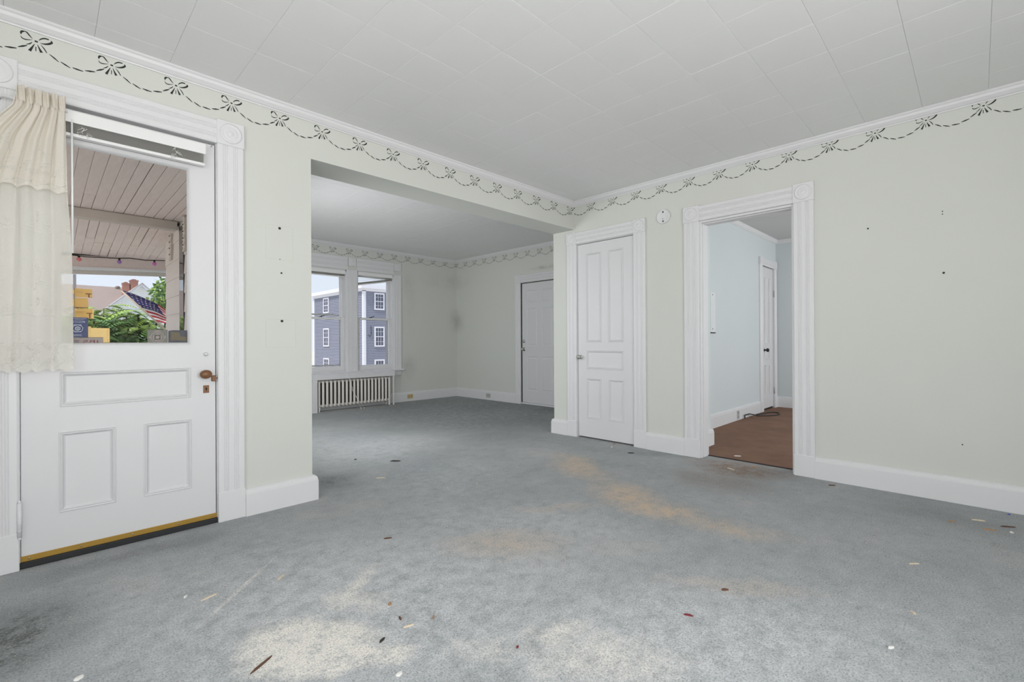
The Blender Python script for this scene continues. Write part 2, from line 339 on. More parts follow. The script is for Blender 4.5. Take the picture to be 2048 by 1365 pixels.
b = MB()
b.box(X0 - .2, -.083, YL, 3.315, 0, 2.75); b.box(-.083, .72, YL, 3.315, 2.225, 2.75); b.box(.72, 1.27, YL, 3.46, 0, 2.75); b.box(1.27, XR + .14, YL, 3.46, 2.285, 2.75)
wall_left = tag(b.build('wall_left', WALL), 'pale sage wall with the glazed door, pier and wide beam', 'wall', kind='structure')
b = MB()
for y0, y1, z0 in ((Y0 - .2, 1.02, 0), (1.02, 1.765, 2.115), (1.765, 2.421, 0), (2.421, 3.125, 2.115), (3.125, 3.46, 0)): b.box(XR, XR + .14, y0, y1, z0, 2.75)
wall_right = tag(b.build('wall_right', WALL), 'pale sage wall with the closet door and open doorway', 'wall', kind='structure')
b = MB()
for x0, x1, z0, z1 in ((1.13, 2.78, 0, 2.75), (2.78, 3.446, 0, .58), (2.78, 3.446, 2.215, 2.75), (3.446, 3.63, 0, 2.75), (3.63, 4.30, 0, .58), (3.63, 4.30, 2.215, 2.75), (4.30, 5.85, 0, 2.75)): b.box(x0, x1, YFAR, YFAR + .18, z0, z1)
wall_far = tag(b.build('wall_back', WALLF), 'sage window wall at the back of the sitting room', 'wall', kind='structure')
b = MB()
for y0, y1, z0 in ((2.40, 4.65, 0), (4.65, 5.46, 2.035), (5.46, 7.38, 0)): b.box(XF_, XF_ + .16, y0, y1, z0, 2.75)
wall_fr = tag(b.build('wall_back_right', WALLF), 'sage wall with the six-panel door at the back', 'wall', kind='structure')
b = MB()
for y0, y1, z0, z1 in ((3.46, 4.0, -.3, 2.75), (4.0, 5.6, -.3, .7), (4.0, 5.6, 2.2, 2.75), (5.6, 7.38, -.3, 2.75)): b.box(1.13, 1.27, y0, y1, z0, z1)
wall_bl = tag(b.build('wall_back_left', WALL), 'sitting room side wall whose siding faces the porch', 'wall', kind='structure')
b = MB(); b.box(XR + .14, XF_, 3.32, 3.46, 0, 2.75); b.box(5.0, 5.1, 2.40, 3.32, 0, 2.75)
tag(b.build('wall_closet', WALL), 'closet partition behind the sage wall', 'wall', kind='structure')
b = MB(); b.box(XR + .14, 4.74, 1.91, 2.40, 0, 2.75); b.box(4.74, 7.47, YH, 2.40, 0, 2.75); b.box(7.47, 8.03, YH, 2.40, 2.16, 2.75); b.box(7.47, 8.03, 2.39, 2.40, 0, 2.16); b.box(8.03, XH + .15, YH, 2.40, 0, 2.75)
wall_hall = tag(b.build('wall_hall', WALLB), 'light blue hall wall seen through the open doorway', 'wall', kind='structure')
b = MB(); b.box(XH, XH + .15, Y0 - .2, YH, 0, 2.75)
tag(b.build('wall_hall_end', WALLB), 'blue end wall of the hall beyond the doorway', 'wall', kind='structure')
b = MB()
for y0, y1, z0, z1 in ((Y0 - .2, -.75, 0, 2.75), (-.75, 1.45, 0, .65), (-.75, 1.45, 2.25, 2.75), (1.45, 3.315, 0, 2.75)): b.box(X0 - .15, X0, y0, y1, z0, z1)
tag(b.build('wall_rear', WALL), 'sage wall with a window behind the viewpoint', 'wall', kind='structure')
b = MB()
for x0, x1, z0, z1 in ((X0 - .15, -.65, 0, 2.75), (-.65, 1.75, 0, .65), (-.65, 1.75, 2.25, 2.75), (1.75, 5.45, 0, 2.75), (5.45, 7.35, 0, .7), (5.45, 7.35, 2.2, 2.75), (7.35, XH + .15, 0, 2.75)): b.box(x0, x1, Y0 - .15, Y0, z0, z1)
tag(b.build('wall_near', WALL), 'sage wall with a wide window on the near side', 'wall', kind='structure')
b = MB(); b.box(X0 - .3, 4.35, Y0 - .3, 3.33, 2.75, 2.85); b.box(1.13, 8.4, Y0 - .3, 7.4, 2.75, 2.85)  # slab added over all rooms to stop sky light leaking in
tag(b.build('light_block_slab', CEIL), 'unseen slab above the ceilings, added to keep sky light out', 'roof', kind='structure')

# ceilings: separate foot-square tiles with chamfered joints
def tile_field(label, x0, x1, y0, y1, z, gx, gy, px, py, mat):
    b = MB(); b.box(x0 - .05, x1 + .05, y0 - .05, y1 + .05, z + .009, z + .03)
    ce = tag(b.build('ceiling', mat), label, 'ceiling', kind='structure')
    def edges(lo, hi, g, p):
        k = math.floor((lo - g) / p); e = [lo]; q = g + k * p
        while q < hi - .012:
            if q > lo + .012: e.append(q)
            q += p
        return e + [hi]
    ex, ey = edges(x0, x1, gx, px), edges(y0, y1, gy, py); cache = {}; k = 0
    for i in range(len(ex) - 1):
        for j in range(len(ey) - 1):
            w, h = ex[i + 1] - ex[i], ey[j + 1] - ey[j]; key = (round(w, 3), round(h, 3)); c = ((ex[i] + ex[i + 1]) / 2, (ey[j] + ey[j + 1]) / 2)
            dz = random.uniform(-.0004, .0004); rx, ry = random.gauss(0, .0008), random.gauss(0, .0008)
            if key not in cache:
                g = .0004; ch = .0016; t = MB(); a, d = w / 2 - g, h / 2 - g
                t.add([(sx_ * (a - q) + c[0], sy_ * (d - q) + c[1], z + zz) for zz, q in ((.010, 0), (.0009, 0), (0, ch)) for sx_, sy_ in ((-1, -1), (1, -1), (1, 1), (-1, 1))],
                      [(3, 2, 1, 0)] + [(4 * r + q, 4 * r + (q + 1) % 4, 4 * r + 4 + (q + 1) % 4, 4 * r + 4 + q) for r in (0, 1) for q in range(4)] + [(8, 9, 10, 11)])
                o = t.build('ceiling_tile', mat, ce); cache[key] = o
            else: o = inst(cache[key], ce, (c[0], c[1], z), 'ceiling_tile')
            o.location.z += dz; o.rotation_euler = (rx * .5, ry * .5, 0)
    return ce
tile_field('white square-tiled ceiling of the main room', X0, XR, Y0, YL, CH, .184, -.05, .307, .3045, CEIL)
tile_field('white tiled ceiling of the sitting room beyond the beam', 1.27, XF_, 3.46, YFAR, CB, .184, -.05, .307, .3045, CEIL)
tile_field('grey panelled ceiling of the blue hall', XR + .14, XH, Y0, YH, 2.62, XR, .98, 2.44, 1.22, CEILH)

# ------------------------------------------------------------------ mouldings
def crown_prof(z): return [(0, z), (.046, z), (.046, z - .010), (.038, z - .016), (.034, z - .030), (.018, z - .046), (.010, z - .050), (.008, z - .056), (0, z - .056)]
def base_prof(h, t): return [(0, 0), (t, 0), (t, h - .034), (t - .003, h - .031), (t - .003, h - .026), (t * .80, h - .012), (t * .45, h - .003), (0, h)]
def run_y(b, prof, y, x0, x1, sgn=-1, m0=0, m1=0): b.extrude(prof, 0, 1, lambda p, q, a: ((x1 + m1 * p) if a else (x0 + m0 * p), y + sgn * p, q))
def run_x(b, prof, x, y0, y1, sgn=-1, m0=0, m1=0): b.extrude(prof, 0, 1, lambda p, q, a: (x + sgn * p, (y1 + m1 * p) if a else (y0 + m0 * p), q))
def struct(b, name, mat, label, cat): return tag(b.build(name, mat), label, cat, kind='structure')
b = MB(); run_y(b, crown_prof(CH), YL, X0, XR); struct(b, 'trim_1', TRIM, 'white crown moulding above the glazed door and beam', 'moulding')
b = MB(); run_x(b, crown_prof(CH), XR, Y0, YL); struct(b, 'trim_2', TRIM, 'white crown moulding above the closet and doorway', 'moulding')
b = MB(); run_y(b, crown_prof(CB), YFAR, 1.27, XF_); struct(b, 'trim_3', TRIM, 'white crown moulding above the back window', 'moulding')
b = MB(); run_x(b, crown_prof(CB), XF_, 3.46, YFAR); struct(b, 'trim_4', TRIM, 'white crown moulding above the six-panel door', 'moulding')
b = MB(); run_y(b, crown_prof(2.62), YH, 4.74, XH); run_x(b, crown_prof(2.62), XH, Y0, YH); struct(b, 'trim_5', TRIM, 'white crown moulding round the blue hall', 'moulding')
# baseboards
b = MB(); run_y(b, base_prof(.165, .030), YL, .862, 1.27, m1=1); run_x(b, base_prof(.165, .030), 1.27, YL, 3.46, 1, m0=-1); struct(b, 'baseboard_left', TRIM, 'tall white baseboard wrapping the pier beside the glazed door', 'baseboard')
b = MB(); run_x(b, base_prof(.165, .026), XR, Y0, .885); struct(b, 'baseboard_right', TRIM, 'long white baseboard to the right of the open doorway', 'baseboard')
b = MB(); run_x(b, base_prof(.165, .026), XR, 1.905, 2.291); struct(b, 'baseboard_middle', TRIM, 'short white baseboard between closet and open doorway', 'baseboard')
b = MB(); run_x(b, base_prof(.165, .026), XR, 3.255, 3.46, m1=1); run_y(b, base_prof(.165, .026), 3.46, XR, XF_, 1, m0=-1); struct(b, 'baseboard_corner', TRIM, 'white baseboard turning the corner left of the closet', 'baseboard')
b = MB(); run_y(b, base_prof(.165, .022), YFAR, 1.27, XF_); struct(b, 'baseboard_back', TRIM, 'white baseboard under the back window', 'baseboard')
b = MB(); run_x(b, base_prof(.165, .022), XF_, 5.595, YFAR); run_x(b, base_prof(.165, .022), XF_, 3.46, 4.5); struct(b, 'baseboard_back_right', TRIM, 'white baseboard left of the six-panel door', 'baseboard')
b = MB(); run_y(b, base_prof(.17, .024), YH, 4.74, 7.345); struct(b, 'baseboard_hall', TRIM, 'white baseboard along the blue hall wall', 'baseboard')
b = MB(); run_y(b, base_prof(.165, .024), 1.91, XR + .14, 4.74, m1=1); run_x(b, base_prof(.165, .024), 4.74, 1.91, YH, 1, m0=-1); struct(b, 'baseboard_hall_corner', TRIM, 'white baseboard stub just inside the open doorway', 'baseboard')
b = MB(); run_x(b, base_prof(.17, .024), XH, Y0, YH); struct(b, 'baseboard_hall_end', TRIM, 'white baseboard at the end of the blue hall', 'baseboard')

def flute_prof(w, t):
    """cross-section of a reeded casing, width w, thickness t"""
    g = .0035; p = [(0, 0), (0, t * .82), (.006, t)]
    for c in (.24, .31, .38, .62, .69, .76):
        u = c * w; p += [(u - .0035, t), (u, t - g), (u + .0035, t)]
    p += [(w - .006, t), (w, t * .82), (w, 0)]; return p
def rosette(parent, T, uc, vc, s, t):
    b = MB(); b.cbox(uc - s / 2, uc + s / 2, 0, t, vc - s / 2, vc + s / 2, .004, T=T)
    r = s / 2
    b.lathe([(r * .80, t - .001), (r * .80, t + .003), (r * .70, t + .006), (r * .60, t + .002), (r * .48, t + .002), (r * .40, t + .006), (r * .30, t + .003), (r * .2, t + .004), (r * .13, t + .008), (.0005, t + .009)], lambda a, c, h: T(uc + a, h, vc + c), 28)
    return b.build('rosette_block', TRIM, parent)
def casing(parent, T, u0, u1, vtop, w, t=.022, plinth=.175, left=True, right=True, rs=None):
    rs = rs or w + .006
    for ok, a, nm in ((left, u0 - w, 'l'), (right, u1, 'r')):
        if not ok: continue
        b = MB(); b.extrude([(a + p, q) for p, q in flute_prof(w, t)], plinth, vtop + .004, lambda p, q, z: T(p, q, z)); b.build('side_casing', TRIM, parent)
        b = MB(); b.cbox(a - .002, a + w + .002, 0, t + .006, 0, plinth, .003, T=T); b.build('plinth_block', TRIM, parent)
        rosette(parent, T, a + w / 2, vtop + .002 + rs / 2, rs, t + .006)
    b = MB(); b.extrude([(vtop + .004 + p, q) for p, q in flute_prof(w - .004, t)], u0 + (.002 if left else -.05), u1 - (.002 if right else -.05), lambda p, q, a: T(a, q, p)); b.build('head_casing', TRIM, parent)
MOLD = [(0, 0), (0, .003), (.004, .005), (.009, .001), (.013, .004), (.018, -.004), (.024, -.009)]
def panel(parent, T, u0, u1, v0, v1, rec=.009, mat=None, raised=False):
    mat = mat or DOORM
    b = MB()
    if raised: b.ring(T, u0, u1, v0, v1, [(0, 0), (.008, -.006), (.016, -.006), (.034, -.001)]); b.poly([T(u0 + .034, -.001, v0 + .034), T(u1 - .034, -.001, v0 + .034), T(u1 - .034, -.001, v1 - .034), T(u0 + .034, -.001, v1 - .034)]); return b.build('door_panel', mat, parent)
    b.box(u0 - .004, u1 + .004, -rec - .012, -rec, v0 - .004, v1 + .004, T=T); p = b.build('door_panel', mat, parent)
    b = MB(); b.ring(T, u0, u1, v0, v1, MOLD); b.build('panel_moulding', mat, p)
def leaf(parent, T, us, vs_, rects, thick=.04, mat=None):
    """door leaf: slab with openings. us/vs_ are the cut lines; rects the openings"""
    mat = mat or DOORM; b = MB()
    for i in range(len(us) - 1):
        for j in range(len(vs_) - 1):
            c = ((us[i] + us[i + 1]) / 2, (vs_[j] + vs_[j + 1]) / 2)
            if any(r[0] < c[0] < r[1] and r[2] < c[1] < r[3] for r in rects): continue
            b.box(us[i], us[i + 1], -thick, 0, vs_[j], vs_[j + 1], T=T)
    return b.build('door_leaf', mat, parent)
def cuts(lo, hi, rects, k): return sorted(set([lo, hi] + [r[k] for r in rects] + [r[k + 1] for r in rects]))
def knob(parent, name, T, u, v, mat, R=.027, out=.055, rose=.026, oval=1.0, rmat=None):
    k = MB(); k.lathe([(rose, 0), (rose, .004), (rose * .7, .007), (R * .4, .009), (R * .36, out * .45), (R * .7, out * .55), (R, out * .78), (R * .93, out * .95), (R * .5, out + .006), (.0005, out + .008)], lambda a, c, h: T(u + a, h, v + c * oval), 24)
    return k.build(name, mat, parent)

# ------------------------------------------------------------------ door 1: glazed front door
T = YF(YL)
d1 = tag(empty('door_1', (.32, YL, 0)), 'white half-glazed front door in a reeded casing with rosette blocks', 'door', kind='structure')
casing(d1, T, -.083, .72, 2.218, .140, .022, .175)
b = MB(); b.box(-.083, -.079, -.14, 0, 0, 2.225, T=T); b.box(.716, .72, -.14, 0, 0, 2.225, T=T); b.box(-.083, .72, -.14, 0, 2.222, 2.226, T=T)
b.build('jamb', TRIM, d1)
TD = YF(YL + .004)
rects = [(.053, .588, 1.045, 2.045), (.055, .591, .742, .914), (.051, .265, .228, .622), (.378, .594, .228, .622)]
rr = [(q[0], q[1], q[2], q[3]) for q in rects]
leaf(d1, TD, cuts(-.076, .711, rr, 0), cuts(.052, 2.209, rr, 2), rr)
for q in rects[1:]: panel(d1, TD, *q)
b = MB(); b.box(.05, .591, -.024, -.020, 1.042, 2.048, T=TD); g1 = b.build('glass_pane', GLASS, d1)
b = MB(); b.ring(TD, .049, .592, 1.041, 2.049, [(0, 0), (0, .003), (.005, .004), (.010, -.004), (.014, -.020)]); b.build('glazing_bead', DOORM, d1)
b = MB(); b.cbox(-.079, .715, -.001, .004, .030, .056, .001, T=TD)
br = b.build('brass_door_strip', BRASS, d1, label='brass strip along the door bottom')
for u in (-.05, .13, .33, .53, .69):
    b = MB(); b.lathe([(.004, .004), (.004, .006), (.001, .007)], lambda a, c, h: TD(u + a, h, .043 + c), 10); b.build('screw', CHROME, br)
b = MB(); b.cbox(-.083, .72, -.05, .016, .001, .030, .004, T=TD); b.build('black_threshold', BLACKR, d1, label='black rubber sweep and threshold')
kn = knob(d1, 'door_knob', TD, .655, .872, BROWNK, .031, .058, .02, .82)
b = MB(); b.cbox(.690, .712, 0, .020, .828, .862, .002, T=TD); b.tube([TD(.700, .012, .846), TD(.722, .014, .846)], .0022, 6); b.build('rim_latch', BROWNK, d1)
b = MB(); b.cbox(.650, .679, 0, .003, .762, .806, .001, T=TD); kp = b.build('keyhole_plate', BROWNK, d1)
b = MB(); b.lathe([(.0045, .003), (.0045, .0036)], lambda a, c, h: TD(.665 + a, h, .788 + c), 12); b.box(.6628, .6672, .003, .0036, .775, .788, T=TD); b.build('keyhole', DARKH, kp)
b = MB(); b.lathe([(.012, 0), (.012, .006), (.008, .01), (.009, .018), (.004, .024)], lambda a, c, h: TD(.662 + a, h, .987 + c), 12); b.build('thumb_turn', TRIM, d1)
b = MB(); b.tube([TD(.694, 0, 2.197), TD(.694, .012, 2.197), TD(.697, .018, 2.204), TD(.702, .014, 2.208)], .0022, 6); b.build('curtain_hook', CHROME, d1)
for z in (.155, 1.9):
    b = MB(); b.tube([T(-.081, .026, z), T(-.081, .026, z + .16)], .0085, 10)
    for q in (0, .16): b.lathe([(.006, 0), (.007, .006), (.003, .012), (.0005, .016)], lambda a, c, h: (-.081 + a, YL - .026 + c, z + (q + h if q else -h)), 10)
    for q in (.032, .064, .096, .128): b.tube([T(-.081, .026, z + q - .0007), T(-.081, .026, z + q + .0007)], .009, 10)
    b.build('hinge', TRIM, d1)

# ------------------------------------------------------------------ door 2: closet
T = XF(XR); TD = XF(XR + .006)
d2 = tag(empty('door_2', (XR, 2.773, 0)), 'white five-panel closet door in a reeded casing', 'door', kind='structure')
casing(d2, T, 2.421, 3.125, 2.115, .130, .020, .175, rs=.134)
b = MB(); b.box(2.421, 2.425, -.14, 0, 0, 2.115, T=T); b.box(3.121, 3.125, -.14, 0, 0, 2.115, T=T); b.box(2.421, 3.125, -.14, 0, 2.111, 2.116, T=T); b.build('jamb', TRIM, d2)
rects = [(2.815, 3.007, 1.04, 2.0), (2.548, 2.728, 1.04, 2.0), (2.55, 3.006, .75, .952), (2.82, 3.007, .22, .653), (2.547, 2.728, .22, .653)]
leaf(d2, TD, cuts(2.432, 3.119, rects, 0), cuts(.016, 2.105, rects, 2), rects)
for q in rects: panel(d2, TD, *q)
knob(d2, 'door_knob', TD, 3.085, .877, CHROME, .024, .05, .022)
b = MB(); b.box(2.425, 3.121, -.09, -.05, 0, .014, T=T); b.build('under_door_shade', DARKG, d2)  # dark strip painting the shade in the gap under the closet door

# ------------------------------------------------------------------ open doorway
dw = tag(empty('trim_6', (XR, 1.39, 0)), 'white reeded casing with rosettes round the open hall doorway', 'doorway', kind='structure')
casing(dw, T, 1.02, 1.765, 2.115, .138, .022, .165, rs=.146)
b = MB(); b.cbox(1.016, 1.034, -.15, .004, 0, 2.116, .002, T=T); b.build('jamb', TRIM, dw)
b = MB(); b.cbox(1.751, 1.769, -.15, .004, 0, 2.116, .002, T=T); b.build('jamb', TRIM, dw)
b = MB(); b.cbox(1.034, 1.751, -.15, .004, 2.100, 2.118, .002, T=T); b.build('head_jamb', TRIM, dw)
b = MB(); b.cbox(1.742, 1.752, -.06, -.028, .005, 2.1, .002, T=T); b.build('door_stop', TRIM, dw)
b = MB(); b.cbox(1.033, 1.043, -.06, -.028, .005, 2.1, .002, T=T); b.build('door_stop', TRIM, dw)
b = MB(); b.cbox(1.04, 1.745, -.06, -.028, 2.092, 2.101, .002, T=T); b.build('door_stop', TRIM, dw)
b = MB(); b.box(1.034, 1.751, -.145, -.128, 0, .006, T=T); b.build('carpet_seam', DARKG, dw)

# ------------------------------------------------------------------ door 3: far six-panel
T = XF(XF_); TD = XF(XF_ + .010)
d3 = tag(empty('door_3', (XF_, 5.05, 0)), 'white six-panel door at the back of the sitting room', 'door', kind='structure')
casing(d3, T, 4.65, 5.46, 2.04, .128, .022, .16, rs=.136)
b = MB(); b.box(4.65, 4.658, -.14, 0, 0, 2.035, T=T); b.box(5.452, 5.46, -.14, 0, 0, 2.035, T=T); b.box(4.65, 5.46, -.14, 0, 2.03, 2.036, T=T); b.build('jamb', DARKG, d3)
rects = []
for u0, u1 in ((5.105, 5.335), (4.775, 5.005)): rects += [(u0, u1, 1.70, 1.90), (u0, u1, .98, 1.60), (u0, u1, .235, .80)]
leaf(d3, TD, cuts(4.662, 5.446, rects, 0), cuts(.036, 2.024, rects, 2), rects)
for q in rects: panel(d3, TD, *q, raised=True)
b = MB(); b.cbox(4.655, 5.455, -.13, .012, .004, .030, .003, T=T); b.build('threshold', TRIM, d3)
knob(d3, 'door_knob', TD, 5.405, .921, CHROME, .027, .06, .032)
b = MB(); b.lathe([(.027, 0), (.027, .006), (.02, .014), (.006, .016), (.0005, .017)], lambda a, c, h: TD(5.405 + a, h, 1.056 + c), 20); b.build('deadbolt', CHROME, d3)

# ------------------------------------------------------------------ door 4: hall
T = YF(YH); TD = YF(YH + .006)
d4 = tag(empty('door_4', (7.78, YH, 0)), 'narrow white panelled door with black knob in the blue hall', 'door', kind='structure')
casing(d4, T, 7.47, 8.03, 2.155, .115, .022, .16, rs=.119)
rects = [(7.60, 7.70, 1.0, 2.0), (7.80, 7.90, 1.0, 2.0), (7.60, 7.90, .75, .93), (7.60, 7.70, .24, .68), (7.80, 7.90, .24, .68)]
leaf(d4, TD, cuts(7.476, 8.024, rects, 0), cuts(.03, 2.15, rects, 2), rects)
for q in rects: panel(d4, TD, *q, rec=.012)
knob(d4, 'door_knob', TD, 7.60, .905, HBLACK, .03, .06, .02)
b = MB(); b.cbox(7.535, 7.555, 0, .003, .80, .93, .001, T=TD); b.build('lock_plate', TRIM, d4)
for z in (.22, 1.72):
    b = MB(); b.tube([T(8.03, .012, z), T(8.03, .012, z + .10)], .008, 8); b.build('hinge', GREYP, d4)
b = MB(); b.box(7.47, 8.03, -.05, -.02, 0, .028, T=T); b.build('under_door_shade', DARKG, d4)  # dark strip painting the shade under the hall door

# ------------------------------------------------------------------ windows
T = YF(YFAR)
w1 = tag(empty('window_1', (3.54, YFAR, .58)), 'white double-hung window pair in the sitting room above the radiator', 'window', kind='structure')
for a, w_ in ((2.63, .15), (3.446, .184), (4.30, .15)):
    b = MB(); b.extrude([(a + p, q) for p, q in flute_prof(w_, .022)], .585, 2.225, lambda p, q, z: T(p, q, z)); b.build('side_casing', TRIM, w1)
for a, w_ in ((2.635, .14), (3.47, .14), (4.305, .14)): rosette(w1, T, a + w_ / 2, 2.36, .135, .026)
for a, c in ((2.78, 3.465), (3.615, 4.30)):
    b = MB(); b.extrude([(2.225 + p, q) for p, q in flute_prof(.205, .020)], a, c, lambda p, q, z: T(z, q, p)); b.build('head_casing', TRIM, w1)
b = MB(); b.cbox(2.59, 4.49, -.06, .055, .555, .585, .006, T=T); b.build('window_stool', TRIM, w1)
b = MB(); b.cbox(2.64, 4.445, 0, .020, .475, .555, .004, T=T); b.build('apron', TRIM, w1)
def double_hung(parent, T, u0, u1, v0, v1, vm, storm=False):
    b = MB()
    for a, c in ((u0, u0 + .018), (u1 - .018, u1)): b.box(a, c, -.18, 0, v0, v1, T=T)
    b.box(u0, u1, -.18, 0, v1 - .018, v1, T=T); b.box(u0, u1, -.18, -.02, v0, v0 + .012, T=T); b.build('window_frame', TRIM, parent)
    a, c = u0 + .018, u1 - .018
    for nm, z0, z1, w_, rb, rtp in (('lower_sash', v0 + .012, vm + .018, -.050, .075, .036), ('upper_sash', vm - .018, v1 - .018, -.092, .036, .055)):
        b = MB(); t = .036
        b.cbox(a, a + .048, w_ - t, w_, z0, z1, .003, T=T); b.cbox(c - .048, c, w_ - t, w_, z0, z1, .003, T=T); b.cbox(a + .047, c - .047, w_ - t, w_, z0, z0 + rb, .003, T=T); b.cbox(a + .047, c - .047, w_ - t, w_, z1 - rtp, z1, .003, T=T)
        s_ = b.build(nm, TRIM, parent)
        b = MB(); b.box(a + .045, c - .045, w_ - .02, w_ - .017, z0 + rb - .003, z1 - rtp + .003, T=T); b.build('glass_pane', GLASS, s_)
    b = MB(); t = .02
    b.ring(T, a, c, v0 + .012, v1 - .018, [(0, -.165), (0, -.145), (.03, -.145), (.03, -.165), (0, -.165)])
    if storm:
        for z in (v0 + .10, vm + .06): b.box(a + .02, c - .02, -.163, -.148, z - .012, z + .012, T=T)
    b.build('storm_frame', GREYP, parent)
    u = (a + c) / 2 - .06
    b = MB(); b.cbox(u - .025, u + .025, -.080, -.056, vm + .018, vm + .028, .003, T=T); b.tube([T(u, -.066, vm + .030), T(u + .02, -.055, vm + .034), T(u + .055, -.045, vm + .040)], .005, 6); b.build('sash_latch', HBLACK, parent)
double_hung(w1, T, 2.78, 3.446, .585, 2.215, 1.435, True)
double_hung(w1, T, 3.63, 4.30, .585, 2.215, 1.445)
# windows outside the view, added to frame the fill lamps
def plain_window(n, T, u0, u1, v0, v1, label, dep=.15, mull=1):
    w = tag(empty('window_%d' % n, T((u0 + u1) / 2, 0, v0)), label, 'window', kind='structure')
    b = MB(); b.ring(T, u0 - .12, u1 + .12, v0 - .12, v1 + .12, [(0, 0), (0, .02), (.12, .02), (.12, 0)]); b.build('casing', TRIM, w)
    b = MB(); b.ring(T, u0, u1, v0, v1, [(0, -dep), (0, -dep + .02), (.03, -dep + .02), (.03, -dep), (0, -dep)])
    for k in range(mull): uc = u0 + (u1 - u0) * (k + 1) / (mull + 1); b.box(uc - .025, uc + .025, -dep, -dep + .03, v0, v1, T=T)
    b.box(u0, u1, -dep, -dep + .03, (v0 + v1) / 2 - .02, (v0 + v1) / 2 + .02, T=T); b.build('sash', TRIM, w)
TR_ = lambda u, w, v: (X0 + w, u, v); TN = lambda u, w, v: (u, Y0 + w, v); TS = lambda u, w, v: (1.27 + w, u, v)
plain_window(2, TR_, -.75, 1.45, .65, 2.25, 'white framed window behind the viewpoint facing the closet wall')
plain_window(3, TN, -.65, 1.75, .65, 2.25, 'wide white framed window on the near wall', mull=2)
plain_window(4, TS, 4.0, 5.6, .7, 2.2, 'white framed side window of the sitting room facing the porch', .14)
plain_window(5, TN, 5.45, 7.35, .7, 2.2, 'white framed window of the blue hall')

# ------------------------------------------------------------------ stencilled bows and garlands (painted on the walls)
BOW = {  # millimetres from the knot, r to the viewer's right, v up
 'poly': [[(-5, 4), (6, 3), (6, -4), (-5, -4)]],
 'stroke': [([(-40, 31), (-31, 29), (-22, 18), (-12, 7)], [1.2, 3, 2.8, .6]), ([(-39, 29), (-46, 27), (-50, 19), (-49, 11)], [2.5, 4.5, 3.5, .6]), ([(-51, 4), (-46, -4), (-34, -6), (-13, 1)], [.6, 2.4, 2.6, .6]),
            ([(9, 8), (17, 19), (30, 27), (43, 27)], [.6, 2.6, 3.4, 3.0]), ([(13, -2), (27, -1), (42, 6), (53, 17), (50, 25)], [.6, 3, 4.5, 4.6, .8]),
            ([(-5, -14), (-13, -33), (-22, -54)], [.6, 3.2, 6.0]), ([(4, -13), (11, -30), (18, -46)], [.6, 3.2, 6.2]), ([(-1, -26), (-1, -47)], [1.6, 1.6]),
            ([(15, -9), (27, -24), (36, -40)], [.6, 2.6, 1.6]), ([(-13, -9), (-22, -21), (-33, -28)], [.8, 2.6, 1.0])]}
DASH = [([(45, -42), (61, -53), (77, -66)], [1.2, 3.4, 1.2]), ([(84, -62), (100, -70), (118, -78)], [1.4, 3.6, 1.4]), ([(126, -73), (143, -75), (165, -76)], [1.6, 4.0, 1.6]), ([(172, -69), (190, -65), (210, -60)], [1.6, 4.2, 1.6]), ([(214, -52), (229, -42), (244, -32)], [1.4, 4.0, 1.4])]
def stroke_poly(pts, ws):
    n = 6; P = []
    k = len(pts) - 1
    for i in range(k * n + 1):
        j = min(i // n, k - 1); t = i / n - j
        p0 = pts[max(j - 1, 0)]; p1 = pts[j]; p2 = pts[j + 1]; p3 = pts[min(j + 2, k)]
        cr = [.5 * (2 * p1[q] + (p2[q] - p0[q]) * t + (2 * p0[q] - 5 * p1[q] + 4 * p2[q] - p3[q]) * t * t + (3 * p1[q] - p0[q] - 3 * p2[q] + p3[q]) * t ** 3) for q in (0, 1)]
        P.append((cr[0], cr[1], ws[j] * (1 - t) + ws[j + 1] * t))
    return P
def stencil_mesh(polys, strokes, W, b):
    for pg in polys: b.poly([W(r / 1000, v / 1000) for r, v in pg])
    for pts, ws in strokes:
        P = stroke_poly(pts, ws); L_ = []; R_ = []
        for i, (r, v, w_) in enumerate(P):
            a = P[max(i - 1, 0)]; c = P[min(i + 1, len(P) - 1)]; dx, dy = c[0] - a[0], c[1] - a[1]; l = math.hypot(dx, dy) or 1
            w_ *= 1.9; L_.append(W((r - dy / l * w_ / 2) / 1000, (v + dx / l * w_ / 2) / 1000)); R_.append(W((r + dy / l * w_ / 2) / 1000, (v - dx / l * w_ / 2) / 1000))
        n = len(L_); b.add(L_ + R_, [(i, i + 1, n + i + 1, n + i) for i in range(n - 1)])
def stencil_run(wall, W0, start, step, z, n, gscale=1.0, skip_last=False, slope=0.0):
    """W0(s, z) -> world point on the wall; s grows to the viewer's right"""
    first = [None, None]
    for i in range(n):
        s0 = start + step * i; zz = z + slope * i; o = W0(s0, zz)
        for k, (nm, pol, stk) in enumerate((('stencil_bow', BOW['poly'], BOW['stroke']), ('stencil_garland', [], DASH))):
            if k and skip_last and i == n - 1: continue
            if first[k] is None:
                b = MB(); stencil_mesh(pol, stk, lambda r, v: W0(s0 + r * (step / .2736), zz + v), b); first[k] = b.build(nm, STEN, wall, closed=False, origin=o)
            else: inst(first[k], wall, o, nm)
stencil_run(wall_left, lambda s, z: (s, YL - .0006, z), -.021 - .2736, .2736, 2.490, 17, slope=0, skip_last=True)
stencil_run(wall_right, lambda s, z: (XR - .0006, -s, z), -2.937 - .2696, .2696, 2.509, 13)
stencil_run(wall_far, lambda s, z: (s, YFAR - .0006, z), 2.951, .2735, 2.522, 11, slope=.0035, skip_last=True)
stencil_run(wall_fr, lambda s, z: (XF_ - .0006, -s, z), -6.929 - .27, .27, 2.548, 11, slope=-.0025)

